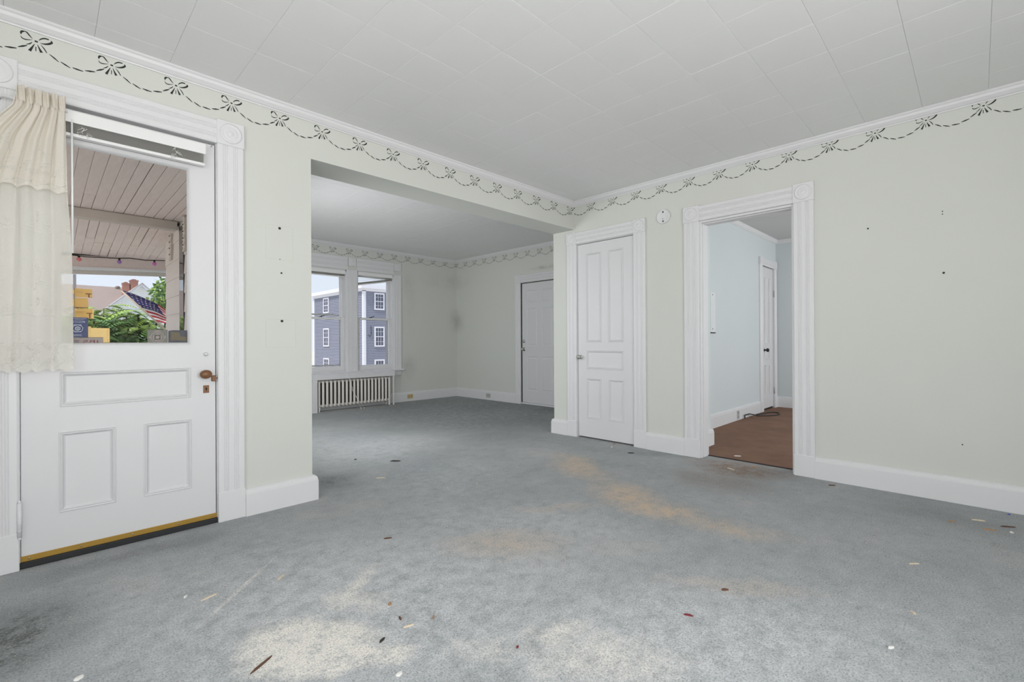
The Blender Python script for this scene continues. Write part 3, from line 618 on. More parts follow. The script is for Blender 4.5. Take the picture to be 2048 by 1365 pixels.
# ------------------------------------------------------------------ marks, anchors on the walls
def disc(parent, T, u, v, r, mat, name='wall_anchor', h=.0015):
    b = MB(); b.lathe([(r, 0), (r * .9, h), (.0003, h * 1.1)], lambda a, c, hh: T(u + a, hh, v + c), 12); return b.build(name, mat, parent)
T = YF(YL)
disc(wall_left, T, 1.070, 1.784, .0085, HOLE); disc(wall_left, T, 1.080, 1.498, .006, HOLE); disc(wall_left, T, 1.082, 1.190, .0085, HOLE); disc(wall_left, T, 1.071, 1.585, .003, HOLE)
for u0, u1, v0, v1 in ((.986, 1.154, 1.58, 1.80), (.985, 1.168, 1.02, 1.20)):
    b = MB(); b.ring(T, u0, u1, v0, v1, [(0, 0), (0, .0006), (.003, .0006), (.003, 0)]); b.build('old_paint_outline', GREYLINE, wall_left)
T = XF(XR)
for y, z, r in ((.554, 1.843, .006), (.163, 1.888, .0035), (.163, 1.869, .0035), (.159, 1.485, .007), (.076, .376, .004)): disc(wall_right, T, y, z, r, HOLE)
b = MB(); cr = [(.764, .888), (.750, .763), (.742, .656), (.736, .549), (.747, .423), (.738, .299), (.750, .172)]; pts = []
for i in range(len(cr) - 1):
    for k in range(4): t = k / 4; pts.append((cr[i][0] * (1 - t) + cr[i + 1][0] * t + random.uniform(-.003, .003), cr[i][1] * (1 - t) + cr[i + 1][1] * t))
pts.append(cr[-1]); n = len(pts)
b.add([(XR - .0005, y - .0007, z) for y, z in pts] + [(XR - .0005, y + .0007, z) for y, z in pts], [(i, i + 1, n + i + 1, n + i) for i in range(n - 1)]); b.build('plaster_crack', GREYLINE, wall_right, closed=False)

# ------------------------------------------------------------------ alarm base plate, outlets, hall plate
T = XF(XR); t = tag(empty('alarm_base', (XR, 2.105, 2.16)), 'round white alarm mounting plate between closet and doorway casings', 'alarm base')
b = MB(); b.lathe([(.068, 0), (.068, .012), (.062, .017), (.056, .014), (.0005, .013)], lambda a, c, h: T(2.105 + a, h, 2.226 + c), 36); b.build('plate', TRIM, t)
for v in (.042, -.045):
    b = MB(); b.cbox(2.098, 2.110, .012, .018, 2.226 + v - .007, 2.226 + v + .007, .002, T=T); b.build('mounting_slot', HOLE, t)
b = MB(); b.lathe([(.006, .013), (.006, .0145), (.0005, .015)], lambda a, c, h: T(2.106 + a, h, 2.205 + c), 10); b.build('center_hole', GREYP, t)
def outlet(T, u, v, w_, h_, mat, label):
    t = tag(empty('wall_outlet', T(u, 0, v - h_ / 2)), label, 'outlet')
    b = MB(); b.cbox(u - w_ / 2, u + w_ / 2, 0, .006, v - h_ / 2, v + h_ / 2, .002, T=T); b.build('cover_plate', mat, t)
    for s_ in (-1, 1):
        b = MB(); a = u + (s_ * w_ * .24 if w_ > h_ else 0); c = v + (0 if w_ > h_ else s_ * h_ * .24)
        b.cbox(a - .014, a + .014, .005, .008, c - .014, c + .014, .004, T=T); r_ = b.build('receptacle', mat, t)
        b = MB(); b.box(a - .007, a - .004, .008, .0086, c - .006, c + .006, T=T); b.box(a + .004, a + .007, .008, .0086, c - .006, c + .006, T=T); b.build('slot', HOLE, r_)
outlet(YF(YFAR - .022), 4.615, .085, .115, .075, IVORY, 'ivory outlet in the baseboard right of the radiator')
outlet(XF(XF_ - .022), 6.27, .08, .115, .075, GREYP, 'grey outlet in the baseboard left of the six-panel door')
outlet(YF(YH - .024), 6.43, .075, .075, .115, GREYP, 'small outlet in the blue hall baseboard')
T = YF(YH); t = tag(empty('mounting_plate', (5.67, YH, 1.14)), 'tall white mounting plate on the blue hall wall', 'plate')
b = MB(); b.cbox(5.60, 5.745, 0, .008, 1.15, 1.63, .002, T=T); b.build('strip', PLASTER, t)
b = MB(); b.cbox(5.60, 5.73, .002, .016, 1.138, 1.150, .002, T=T); b.build('lower_lip', HOLE, t)
for v in (1.60, 1.19): disc(t, YF(YH - .008), 5.66, v, .008, HOLE, 'screw')
b = MB(); b.tube([(6.60, 2.21, .012), (6.62, 2.215, .05), (6.75, 2.20, .055), (6.95, 2.15, .012), (7.06, 2.05, .012), (7.17, 1.99, .012), (7.30, 1.985, .012), (7.41, 2.02, .012), (7.44, 2.08, .012), (7.38, 2.14, .012), (7.2, 2.17, .012), (7.05, 2.205, .012)], .008, 8)
tag(b.build('floor_cable', CABLE), 'dark looped cable lying on the brown hall carpet', 'cable')

# ------------------------------------------------------------------ radiator and shelf cover
t = tag(empty('radiator', (3.53, 7.06, 0)), 'white cast-iron column radiator below the sitting room window', 'radiator')
NF = 20; proto = None
for i in range(NF):
    x = 2.93 + i * (4.115 - 2.93) / (NF - 1)
    if proto is None:
        b = MB()
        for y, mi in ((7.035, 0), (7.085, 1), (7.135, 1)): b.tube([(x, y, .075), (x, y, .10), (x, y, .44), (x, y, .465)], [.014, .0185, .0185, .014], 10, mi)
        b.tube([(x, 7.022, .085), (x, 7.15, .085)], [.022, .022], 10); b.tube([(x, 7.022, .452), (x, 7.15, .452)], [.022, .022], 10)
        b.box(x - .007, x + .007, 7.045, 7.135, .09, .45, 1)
        proto = b.build('radiator_section', [RADM, RADSHADE], t, origin=(x, 7.085, 0))
    else: inst(proto, t, (x, 7.085, 0), 'radiator_section')
for z in (.085, .452):
    b = MB(); b.tube([(2.90, 7.085, z), (4.145, 7.085, z)], .02, 10); b.build('connecting_tube', RADM, t)
for x in (2.93, 4.115):
    for y in (7.035, 7.135):
        b = MB(); b.tube([(x, y, .0), (x, y, .012), (x, y, .07)], [.02, .014, .018], 8); b.build('foot', RADM, t)
b = MB(); b.tube([(2.905, 7.085, .085), (2.87, 7.085, .085), (2.855, 7.085, .07), (2.855, 7.085, .0)], .013, 8); b.build('supply_pipe', CHROME, t)
t = tag(empty('radiator_shelf', (3.50, 7.06, 0)), 'white box shelf standing over the radiator', 'shelf')
b = MB(); b.cbox(2.80, 4.185, 6.965, 7.145, .555, .573, .003); b.build('top_board', TRIM, t)
b = MB(); b.cbox(2.80, 4.185, 6.965, 6.985, .486, .556, .003); b.build('front_board', TRIM, t)
for x in (2.805, 4.150):
    b = MB(); b.cbox(x, x + (.075 if x < 3 else .022), 6.968, 6.986, 0, .488, .002); b.build('side_leg', TRIM, t)
b = MB(); b.cbox(2.805, 2.825, 6.985, 7.145, 0, .556, .002); b.build('side_panel', TRIM, t)

# ------------------------------------------------------------------ blinds
def blind(T, u0, u1, vt, stack, label, tilt=0.0, wand=None, ladders=(), n=9, w0=.012, group=None, loose=0):
    t = tag(empty('mini_blind', T((u0 + u1) / 2, w0, vt - .05)), label, 'blind', group)
    b = MB(); b.cbox(u0, u1, w0, w0 + .040, vt - .036, vt, .004, T=T); b.cbox(u0 - .004, u1 + .002, w0 + .040, w0 + .046, vt - .046, vt + .012, .002, T=T); b.build('head_rail', VINYLW, t)
    sl = None
    for k in range(n):
        z = vt - .045 - stack * (k + .5) / n; fk = min(1, (k + 1) / (loose or n))
        b = MB(); dz = lambda u: tilt * (u - u1) / (u0 - u1) * fk
        pr = [(w0 + .006, 0), (w0 + .020, .003), (w0 + .034, 0), (w0 + .034, .0012), (w0 + .020, .0042), (w0 + .006, .0012)]
        vs_ = [T(u, p, z + q - dz(u)) for u in (u0 + .005, u1 - .005) for p, q in pr]; m_ = len(pr)
        b.add(vs_, [(i, (i + 1) % m_, m_ + (i + 1) % m_, m_ + i) for i in range(m_)] + [tuple(range(m_)), tuple(range(m_, 2 * m_))]); b.build('slat', VINYL, t)
    z = vt - .045 - stack
    b = MB(); vs_ = [T(u, p, z + q - tilt * (u - u1) / (u0 - u1)) for u in (u0 + .003, u1 - .003) for p, q in ((w0 + .006, 0), (w0 + .036, 0), (w0 + .036, -.014), (w0 + .006, -.014))]
    b.add(vs_, [(0, 1, 2, 3), (4, 5, 6, 7), (0, 1, 5, 4), (1, 2, 6, 5), (2, 3, 7, 6), (3, 0, 4, 7)]); b.build('bottom_rail', VINYLW, t)
    for u in ladders:
        b = MB(); rnd = random.Random(int(u * 1000))
        for q in range(9):
            a = u + rnd.uniform(-.012, .012); zz = vt - .048 - stack * rnd.random()
            b.tube([T(a, w0 + .036, zz + .01), T(a + rnd.uniform(-.02, .02), w0 + .046, zz), T(a + rnd.uniform(-.02, .02), w0 + .040, zz - .012)], .0012, 5)
        b.build('ladder_cord', CORD, t)
    if wand:
        u, v0_, v1_ = wand
        b = MB(); b.tube([T(u, w0 + .052, v1_ + .006), T(u + .002, w0 + .056, v1_), T(u + .001, w0 + .052, v1_ - .012)], .0018, 6); b.tube([T(u, w0 + .052, v1_ - .005), T(u + .001, w0 + .050, v0_)], .0042, 8); b.build('tilt_wand', CLEARP, t)
    return t
blind(YF(YL - .002), -.02, .655, 2.172, .050, 'white mini blind drawn up at the top of the glazed door', wand=(.100, 1.49, 2.132), ladders=(.145, .515), n=11, w0=.008)
blind(YF(YFAR + .045), 2.80, 3.425, 2.192, .035, 'raised mini blind in the left sash of the back window', n=8)
blind(YF(YFAR + .045), 3.65, 4.28, 2.200, .040, 'lopsided mini blind sagging in the right sash of the back window', tilt=.115, n=14, loose=4)
b = MB(); b.tube([(3.29, 7.14, 2.12), (3.31, 7.02, 1.2), (3.345, 6.955, .60), (3.37, 6.952, .50), (3.41, 6.955, .36), (3.49, 6.94, .16), (3.55, 6.93, .01)], .0028, 6)
b.tube([(3.37, 6.953, .50), (3.40, 6.95, .33), (3.52, 6.93, .12), (3.60, 6.92, .006)], .0028, 6)
for p in ((3.55, 6.93, .008), (3.60, 6.92, .008)): b.lathe([(.003, -.008), (.008, -.006), (.009, .004), (.003, .012)], lambda a, c, h, p=p: (p[0] + h, p[1] + a, p[2] + c), 8)
tag(b.build('blind_cord', CORD), 'white blind cord hanging over the radiator to the carpet', 'cord')

# ------------------------------------------------------------------ lace curtain on the glazed door
cu = tag(empty('lace_curtain', (-.05, 3.08, .92)), 'cream lace curtain with ruffled valance pushed to the left of the glazed door', 'curtain')
def lerp_tab(tab, z):
    for (z0, a0), (z1, a1) in zip(tab, tab[1:]):
        if z <= z0 and z >= z1: t = (z0 - z) / (z0 - z1); return a0 + (a1 - a0) * t
    return tab[-1][1] if z < tab[-1][0] else tab[0][1]
LEFT = [(2.215, -.085), (2.13, -.10), (2.0, -.19), (1.8, -.27), (1.5, -.30), (.9, -.33)]
RIGHT = [(2.215, .078), (2.13, .077), (1.8, .082), (1.5, .098), (.9, .103)]
def csurf(s, z, layer):
    l, r = lerp_tab(LEFT, z), lerp_tab(RIGHT, z); x = l + (r - l) * s
    g = min(1, max(0, (2.14 - z) / .5)); ph = s * 2 * PI
    y = .009 * math.sin(ph * 6.3 + .6 * math.sin(z * 2.2)) * (1.1 - .35 * g) + .010 * g * math.sin(ph * 2.4 + 1.1 * math.sin(z * 1.4) + .5) + .004 * math.sin(ph * 15 + 3) * (1 - g)
    return (x + .004 * math.sin(ph * 6.3 + 1.3), (3.090 if layer == 0 else 3.068) + y, z)
def cloth(b, layer, z0, z1, nz, ns=110, hem=None):
    vs_ = []; fs_ = []
    for j in range(nz + 1):
        for i in range(ns + 1):
            s = i / ns; zb = z1 + (hem(s) if hem else 0); z = z0 + (zb - z0) * j / nz; vs_.append(csurf(s, z, layer))
    for j in range(nz):
        for i in range(ns): a = j * (ns + 1) + i; fs_.append((a, a + 1, a + ns + 2, a + ns + 1))
    b.add(vs_, fs_, 0, True)
b = MB(); cloth(b, 0, 2.15, .925, 60, hem=lambda s: .006 * math.cos(s * 2 * PI * 9)); sheer = b.build('sheer_panel', SHEER, cu, closed=False)
b = MB(); cloth(b, 1, 2.215, 1.77, 30, hem=lambda s: .016 * abs(math.sin(s * PI * 5.5)) - .012); val = b.build('valance', LACE, cu, closed=False)
b = MB(); vs_ = []; fs_ = []; ns = 120                           # gathered ruffle heading
for j, (z, o) in enumerate(((2.150, -.006), (2.165, -.014), (2.185, -.004), (2.205, -.012), (2.222, -.004))):
    for i in range(ns + 1):
        s = i / ns; p = csurf(s, 2.2, 1); vs_.append((p[0], p[1] + o + .006 * math.sin(s * 95 + j), z + .004 * math.sin(s * 60)))
for j in range(4):
    for i in range(ns): a = j * (ns + 1) + i; fs_.append((a, a + 1, a + ns + 2, a + ns + 1))
b.add(vs_, fs_, 0, True); b.build('gathered_heading', LACE, cu, closed=False)
b = MB(); b.tube([(-.13, 3.095, 2.168), (.085, 3.095, 2.168)], .006, 10); b.tube([(-.13, 3.095, 2.168), (-.14, 3.12, 2.168), (-.14, 3.143, 2.168)], .006, 8); b.build('curtain_rod', TRIM, cu)
def emb(layer, strokes, name, parent, rad=.0012):
    b = MB()
    for pts in strokes:
        P = []
        for x, z in pts:
            l, r = lerp_tab(LEFT, z), lerp_tab(RIGHT, z); s = (x - l) / (r - l)
            if s < 0 or s > 1: continue
            q = csurf(s, z, layer); P.append((q[0], q[1] - .0016, q[2]))
        if len(P) > 2: b.tube(P, rad, 5)
    o = b.build(name, EMB, parent); o['kind'] = 'stuff'; return o
def spiral(x, z, R, a0, turns, sg=1, n=22): return [(x + R * (1 - i / n * .85) * math.cos(a0 + sg * 2 * PI * turns * i / n), z + R * (1 - i / n * .85) * math.sin(a0 + sg * 2 * PI * turns * i / n)) for i in range(n + 1)]
def leafs(x, z, L_, a, wd=.3):
    o = []
    for sg in (1, -1): o.append([(x + L_ * t * math.cos(a) - sg * wd * L_ * math.sin(PI * t) * .5 * math.sin(a), z + L_ * t * math.sin(a) + sg * wd * L_ * math.sin(PI * t) * .5 * math.cos(a)) for t in [i / 8 for i in range(9)]])
    return o
st = []
for k in range(7):
    x = -.31 + k * .065
    st += [spiral(x, .975, .016, 0, 1.4), spiral(x + .03, .972, .014, PI, 1.4, -1), [(x - .02 + .065 * t, .955 + .012 * math.sin(t * 2 * PI)) for t in [i / 10 for i in range(11)]]]
    st += leafs(x + .012, .99, .028, 1.2) + leafs(x + .02, .985, .022, .3) + leafs(x - .005, 1.04, .026, -.5) + leafs(x + .02, 1.05, .03, .2, .5) + leafs(x + .03, 1.03, .024, -1.2)
    st += [[(x - .03 + .065 * t, 1.035 + .014 * math.sin(t * 2 * PI + 1)) for t in [i / 10 for i in range(11)]]]
    if k % 2 == 0:
        for zz in (1.21, 1.60): st += [spiral(x + .01, zz, .02, PI / 2, 1.3), spiral(x + .06, zz, .02, PI / 2, 1.3, -1), spiral(x + .035, zz + .06, .013, -PI / 2, 1.2), [(x - .02 + .11 * t, zz - .022 - .008 * math.sin(PI * t)) for t in [i / 10 for i in range(11)]]] + leafs(x + .035, zz + .02, .035, PI / 2)
        st += [spiral(x + .03, 1.40, .018, 0, 1.3), spiral(x + .045, 1.33, .016, PI, 1.3, -1), [(x + .02 + .02 * math.sin(t * 3), 1.30 + .14 * t) for t in [i / 10 for i in range(11)]]]
emb(0, st, 'embroidery', sheer)
st = []
for k in range(8):
    x = -.29 + k * .055
    st += [spiral(x, 1.845, .015, 0, 1.4), spiral(x + .028, 1.84, .013, PI, 1.4, -1), [(x - .03 + .06 * t, 1.80 + .007 * math.sin(t * 2 * PI)) for t in [i / 8 for i in range(9)]], [(x - .03 + .06 * t, 1.788 + .007 * math.sin(t * 2 * PI + 2)) for t in [i / 8 for i in range(9)]]] + leafs(x + .01, 1.87, .03, .8, .4)
    if k % 2: st += [spiral(x, 1.95, .012, 0, 1.3), spiral(x + .02, 1.93, .010, 2, 1.3, -1)] + leafs(x, 1.97, .03, 1)
emb(1, st, 'embroidery', val)

# ------------------------------------------------------------------ stickers on the outside of the door glass
GY = YL + .004 + .0265
def sticker(name, u0, u1, v0, v1, mat, label, extra=(), lay=0, pts=None):
    yy = GY + .0006 + lay * .0004; t = tag(empty(name, ((u0 + u1) / 2, yy, v0)), label, 'sticker', 'stickers on the glazed door')
    b = MB()
    if pts: b.extrude(pts, yy, yy + .0003, lambda p, q, a: (p, a, q))
    else: b.box(u0, u1, yy, yy + .0003, v0, v1)
    b.build('vinyl', mat, t); return t, yy
def rect(t, yy, nm, mat, rs):
    for u0, u1, v0, v1 in rs: b = MB(); b.box(u0, u1, yy - .00025, yy - .00005, v0, v1); b.build(nm, mat, t)
def lettering(t, yy, s, uc, vc, h, w, mat):
    cv = bpy.data.curves.new('lettering', 'FONT'); cv.body = s; cv.align_x = 'CENTER'; cv.align_y = 'CENTER'; cv.size = 1; cv.extrude = 0
    o = bpy.data.objects.new('lettering', cv); COL.objects.link(o); bpy.context.view_layer.update()
    me = bpy.data.meshes.new_from_object(o.evaluated_get(bpy.context.evaluated_depsgraph_get())); bpy.data.objects.remove(o); bpy.data.curves.remove(cv)
    xs = [q.co.x for q in me.vertices]; ys = [q.co.y for q in me.vertices]; sx_ = w / (max(xs) - min(xs)); sy_ = h / (max(ys) - min(ys)); cx = (max(xs) + min(xs)) / 2; cy = (max(ys) + min(ys)) / 2
    b = MB(); b.add([(uc - (q.co.x - cx) * sx_, yy - .0003, vc + (q.co.y - cy) * sy_) for q in me.vertices], [tuple(p.vertices) for p in me.polygons]); bpy.data.meshes.remove(me)
    return b.build('lettering', mat, t, closed=False)
def ringp(t, yy, nm, uc, vc, r0, r1, mat, sq=1.0):
    b = MB(); n = 28; b.add([(uc + r * math.cos(2 * PI * k / n), yy - .0003, vc + r * sq * math.sin(2 * PI * k / n)) for r in (r0, r1) for k in range(n)], [(k, (k + 1) % n, n + (k + 1) % n, n + k) for k in range(n)]); return b.build(nm, mat, t, closed=False)
t, yy = sticker('yellow_sticker', .109, .176, 1.285, 1.328, YEL2, 'topmost ochre sticker on the door glass with brown hammer-shaped print', lay=3)
rect(t, yy, 'print', RUST, [(.150, .174, 1.301, 1.306), (.161, .166, 1.285, 1.302), (.163, .175, 1.2855, 1.2875), (.114, .140, 1.3145, 1.3155), (.114, .140, 1.3075, 1.3085), (.109, .111, 1.285, 1.328)])
t, yy = sticker('yellow_sticker', .109, .161, 1.230, 1.281, YEL2, 'plain ochre sticker second from the top of the yellow column', lay=2)
rect(t, yy, 'print', RUST, [(.109, .161, 1.230, 1.2345), (.109, .111, 1.230, 1.281)])
t, yy = sticker('yellow_sticker', .110, .181, 1.178, 1.228, YEL2, 'ochre sticker with brown print just above the navy one', lay=1)
rect(t, yy, 'print', RUST, [(.154, .177, 1.203, 1.207), (.164, .169, 1.180, 1.204), (.116, .142, 1.212, 1.213), (.116, .142, 1.206, 1.207)]); rect(t, yy, 'edge', YEL, [(.177, .181, 1.178, 1.228)])
sticker('yellow_sticker', .093, .111, 1.240, 1.274, YEL, 'narrow yellow sticker tab beside the second ochre sticker', lay=4)
sticker('yellow_sticker', .093, .111, 1.300, 1.321, YEL, 'narrow yellow sticker tab beside the topmost ochre sticker', lay=4)
t, yy = sticker('navy_sticker', .098, .160, 1.084, 1.183, STBLUE, 'navy police association sticker with reversed white lettering and 2008', lay=0)
lettering(t, yy, 'EASTERN', .127, 1.1775, .005, .048, STPRINT); lettering(t, yy, 'STATES', .127, 1.1705, .004, .036, STPRINT); lettering(t, yy, 'POLICE', .125, 1.1605, .009, .046, STPRINT); lettering(t, yy, '2008', .120, 1.0935, .009, .034, STPRINT)
ringp(t, yy, 'emblem', .121, 1.127, .018, .0205, STPRINT, .9); ringp(t, yy, 'emblem', .121, 1.127, .007, .0105, STPRINT, 1); ringp(t, yy, 'emblem', .121, 1.127, .002, .0045, STPRINT, 1)
rect(t, yy, 'banner', STPRINT, [(.106, .136, 1.143, 1.147), (.108, .134, 1.109, 1.1125)])
t, yy = sticker('yellow_sticker', .160, .243, 1.0565, 1.131, YEL, 'large pale yellow sticker at the bottom of the door glass', lay=2)
rect(t, yy, 'fold_line', YEL2, [(.2345, .236, 1.0565, 1.131), (.1665, .168, 1.084, 1.131)]); rect(t, yy, 'tab', YEL, [(.160, .171, 1.131, 1.138)])
t, yy = sticker('name_sticker', .100, .218, 1.0455, 1.083, STGREY, 'grey JBS sticker in reversed dark red letters along the glass bottom', lay=1)
lettering(t, yy, 'JBS', .1725, 1.0585, .022, .064, STRED); rect(t, yy, 'band', STSLATE, [(.100, .216, 1.0805, 1.083)])
rect(t, yy, 'small_print', STSLATE, [(.108, .126, 1.064, 1.067), (.108, .126, 1.057, 1.060)])
t, yy = sticker('firefighter_sticker', .399, .489, 1.0475, 1.126, STCLEAR, 'grey-green square sticker with a round cross emblem', lay=0)
ringp(t, yy, 'emblem', .443, 1.084, .0105, .0125, DARKG); ringp(t, yy, 'emblem', .443, 1.084, .016, .021, STGREY); ringp(t, yy, 'emblem', .443, 1.084, .027, .031, STGREY); ringp(t, yy, 'emblem', .443, 1.084, .001, .0085, STGREY)
rect(t, yy, 'cross', STGREY, [(.405, .415, 1.079, 1.089), (.471, .481, 1.079, 1.089), (.430, .456, 1.1165, 1.122), (.430, .456, 1.050, 1.055)])
for a in (PI / 4, 3 * PI / 4, 5 * PI / 4, 7 * PI / 4):
    b = MB(); ca, sa = math.cos(a), math.sin(a); b.poly([(.443 + r * ca - q * sa, yy - .00035, 1.084 + r * sa + q * ca) for r, q in ((.012, -.0012), (.02, -.0012), (.02, .0012), (.012, .0012))]); b.build('emblem', DARKG, t, closed=False)
t, yy = sticker('dark_sticker', .491, .586, 1.0475, 1.124, STSLATE, 'dark slate sticker in the lower right corner of the door glass', lay=1, pts=[(.491, 1.0475), (.586, 1.0475), (.586, 1.1245), (.510, 1.1245), (.491, 1.1195)])
b = MB(); b.poly([(p, yy - .0003, q) for p, q in ((.500, 1.066), (.504, 1.1155), (.543, 1.112), (.546, 1.090), (.577, 1.086), (.578, 1.064), (.540, 1.068))]); b.build('print', STOLIVE, t, closed=False)

# ------------------------------------------------------------------ porch
b = MB(); b.box(-1.7, 1.13, 3.32, 8.9, -.35, -.15)
tag(b.build('floor', PORCHF), 'unseen pale porch floor outside the glazed door, lightened to bounce light', 'porch floor', kind='structure')
pc = tag(empty('ceiling', (-.5, 5, 2.45)), 'weathered mauve board ceiling of the porch', 'ceiling', kind='structure')
b = MB(); b.box(-1.7, 1.13, 3.32, 6.66, 2.462, 2.60); b.build('sheathing', DARKG, pc)
proto = None; rng = random.Random(3)
for k in range(33):
    x = 1.085 - .086 * k; y = 3.32
    cutsy = [3.32] + sorted(rng.uniform(3.9, 6.3) for _ in range(1)) + [6.62]
    for y0, y1 in zip(cutsy, cutsy[1:]):
        b = MB(); gp = rng.choice((.0008, .0008, .0012, .003)); dz = rng.uniform(0, .0025); b.cbox(x - .043 + gp, x + .043 - gp, y0 + .0015, y1 - .0015, 2.450 + dz, 2.463, .0015); b.build('ceiling_board', PORCHC, pc)
sl = tag(empty('ceiling', (-.5, 7.5, 2.3)), 'sloping weathered boards at the outer edge of the porch ceiling', 'ceiling', kind='structure')
def zs(y): return 2.405 - (y - 6.6) * .10
for k in range(-8, 33):
    x = 1.085 - .086 * k; cy = sorted([6.6 if k >= 0 else 7.42, 8.35] + [rng.uniform(7.5, 8.1)])
    for y0, y1 in zip(cy, cy[1:]):
        b = MB(); gp = rng.choice((.0008, .0008, .002, .004)); dz = rng.uniform(0, .004); x0, x1 = x - .043 + gp, x + .043 - gp; a, c = y0 + .002, y1 - .002
        b.add([(x_, y_, zs(y_) + dz + h) for x_ in (x0, x1) for y_ in (a, c) for h in (0, .012)], [(0, 1, 3, 2), (4, 6, 7, 5), (0, 4, 5, 1), (2, 3, 7, 6), (0, 2, 6, 4), (1, 5, 7, 3)]); b.build('ceiling_board', PORCHC, sl)
b = MB()
for xa, xb, ya in ((-1.7, 1.13, 6.6), (1.13, 1.84, 7.41)): b.add([(x_, y_, zs(y_) + h) for x_ in (xa, xb) for y_ in (ya, 8.5) for h in (.016, .10)], [(0, 1, 3, 2), (4, 6, 7, 5), (0, 4, 5, 1), (2, 3, 7, 6), (0, 2, 6, 4), (1, 5, 7, 3)])
b.build('sheathing', DARKG, sl)
b = MB(); b.cbox(-1.7, 1.09, 6.50, 6.62, 2.352, 2.448, .004); tag(b.build('porch_beam', PORCHT), 'grey beam crossing the porch ceiling', 'beam', kind='structure')
# bowed outer header
ph = tag(empty('porch_header', (0, 8.3, 2.05)), 'bowed porch header board with soffit lip under the sloping boards', 'header', kind='structure')
def hy(x): return 8.22 + .12 * (1 - ((x - .2) / 4.0) ** 2) if x > -3.8 else 8.22
for nm, dy0, dy1, z0, z1, m_ in (('fascia', 0, .03, 2.105, 2.26, PORCHC), ('soffit_lip', -.02, .16, 2.085, 2.108, TRIM), ('outer_fascia', .14, .17, 2.03, 2.10, PORCHT)):
    b = MB(); N = 30; vs_ = []
    for i in range(N + 1):
        x = -1.7 + i * (3.55 / N); drop = -.0 + .05 * max(0, (1.3 - x)) * .0
        for dy, z in ((dy0, z0), (dy1, z0), (dy1, z1), (dy0, z1)): vs_.append((x, hy(x) + dy, z + (x - 1.2) * .055 * (1 if x > -2 else 1) if nm != 'x' else z))
    fs_ = [(4 * i + k, 4 * i + (k + 1) % 4, 4 * i + 4 + (k + 1) % 4, 4 * i + 4 + k) for i in range(N) for k in range(4)] + [(0, 1, 2, 3), (4 * N, 4 * N + 1, 4 * N + 2, 4 * N + 3)]
    b.add(vs_, fs_); b.build(nm, m_, ph)
# string of party bulbs
sg = tag(empty('string_lights', (.7, 8.15, 2.15)), 'dark wire with small coloured bulbs strung along the porch header', 'string lights')
b = MB(); b.tube([(-.9, 8.14, 2.14), (-.3, 8.15, 2.165), (.229, 8.17, 2.185), (.40, 8.17, 2.178), (.523, 8.17, 2.186), (.70, 8.17, 2.196), (.827, 8.17, 2.214), (1.0, 8.17, 2.206), (1.22, 8.17, 2.228)], .006, 6); b.build('wire', DARKG, sg)
for x, z, mm in ((.324, 2.185, BULB_R), (.722, 2.196, BULB_V), (1.10, 2.214, BULB_P)):
    b = MB(); b.lathe([(.010, -.004), (.013, -.012), (.012, -.026), (.004, -.03)], lambda a, c, h: (x + a, 8.16 + c, z + h), 10); s_ = b.build('socket', DARKG, sg)
    b = MB(); b.lathe([(.010, -.024), (.022, -.036), (.026, -.050), (.020, -.066), (.006, -.074), (.0005, -.075)], lambda a, c, h: (x + a, 8.16 + c, z + h), 14); b.build('bulb', mm, sg)
# siding on the sitting-room side wall (parts of that wall), narrow window and brackets
def siding(y0, y1, zlo, zhi):
    z = 1.40 - .213 * 8
    while z < zhi:
        a, c = max(z, zlo), min(z + .213, zhi)
        if c - a > .02:
            b = MB(); b.extrude([(1.13, a), (1.108, a), (1.118, c), (1.13, c)], y0, y1, lambda p, q, t_: (p, t_, q)); b.build('siding_board', SIDE, wall_bl)
        z += .213
siding(6.50, 7.40, -.3, 2.45); siding(5.72, 6.275, -.3, 2.45); siding(3.46, 3.86, -.3, 2.45); siding(3.86, 5.72, -.3, .55)
b = MB(); b.cbox(1.104, 1.13, 6.488, 6.50, .2, 2.38, .001); b.cbox(1.104, 1.13, 6.275, 6.285, .2, 2.38, .001); b.build('window_trim', STSLATE, wall_bl)
b = MB(); b.box(1.1035, 1.128, 6.284, 6.489, .2, 2.38); b.build('window_pane', GLASSR, wall_bl)
for y in (6.95, 6.17):
    b = MB(); pr = [(1.12, 2.06), (1.085, 2.06)]
    for k in range(5): pr += [(1.085, 2.075 + k * .075), (1.092, 2.10 + k * .075), (1.085, 2.125 + k * .075)]
    pr += [(1.085, 2.44), (1.12, 2.44)]
    b.extrude(pr, y - .05, y + .05, lambda p, q, t_: (p, t_, q)); br_ = b.build('scalloped_bracket', PORCHT, wall_bl)
    for k in range(4): b = MB(); b.lathe([(.009, 0), (.006, .006), (.0005, .008)], lambda a, c, h: (1.084 - h, y + a, 2.13 + k * .075 + c), 8); b.build('nail_head', DARKG, br_)
b = MB(); b.cbox(.293, .327, 8.98, 9.02, -1.2, 2.03, .003); tag(b.build('yard_post', STONE), 'thin grey post standing in the yard behind the stickers', 'post')

b = MB(); b.cbox(1.37, 1.47, 8.75, 8.85, -1.3, 2.12, .006); b.cbox(1.35, 1.49, 8.73, 8.87, 2.02, 2.12, .006); tag(b.build('porch_post', PORCHT), 'porch corner post hidden behind the siding', 'post', kind='structure')
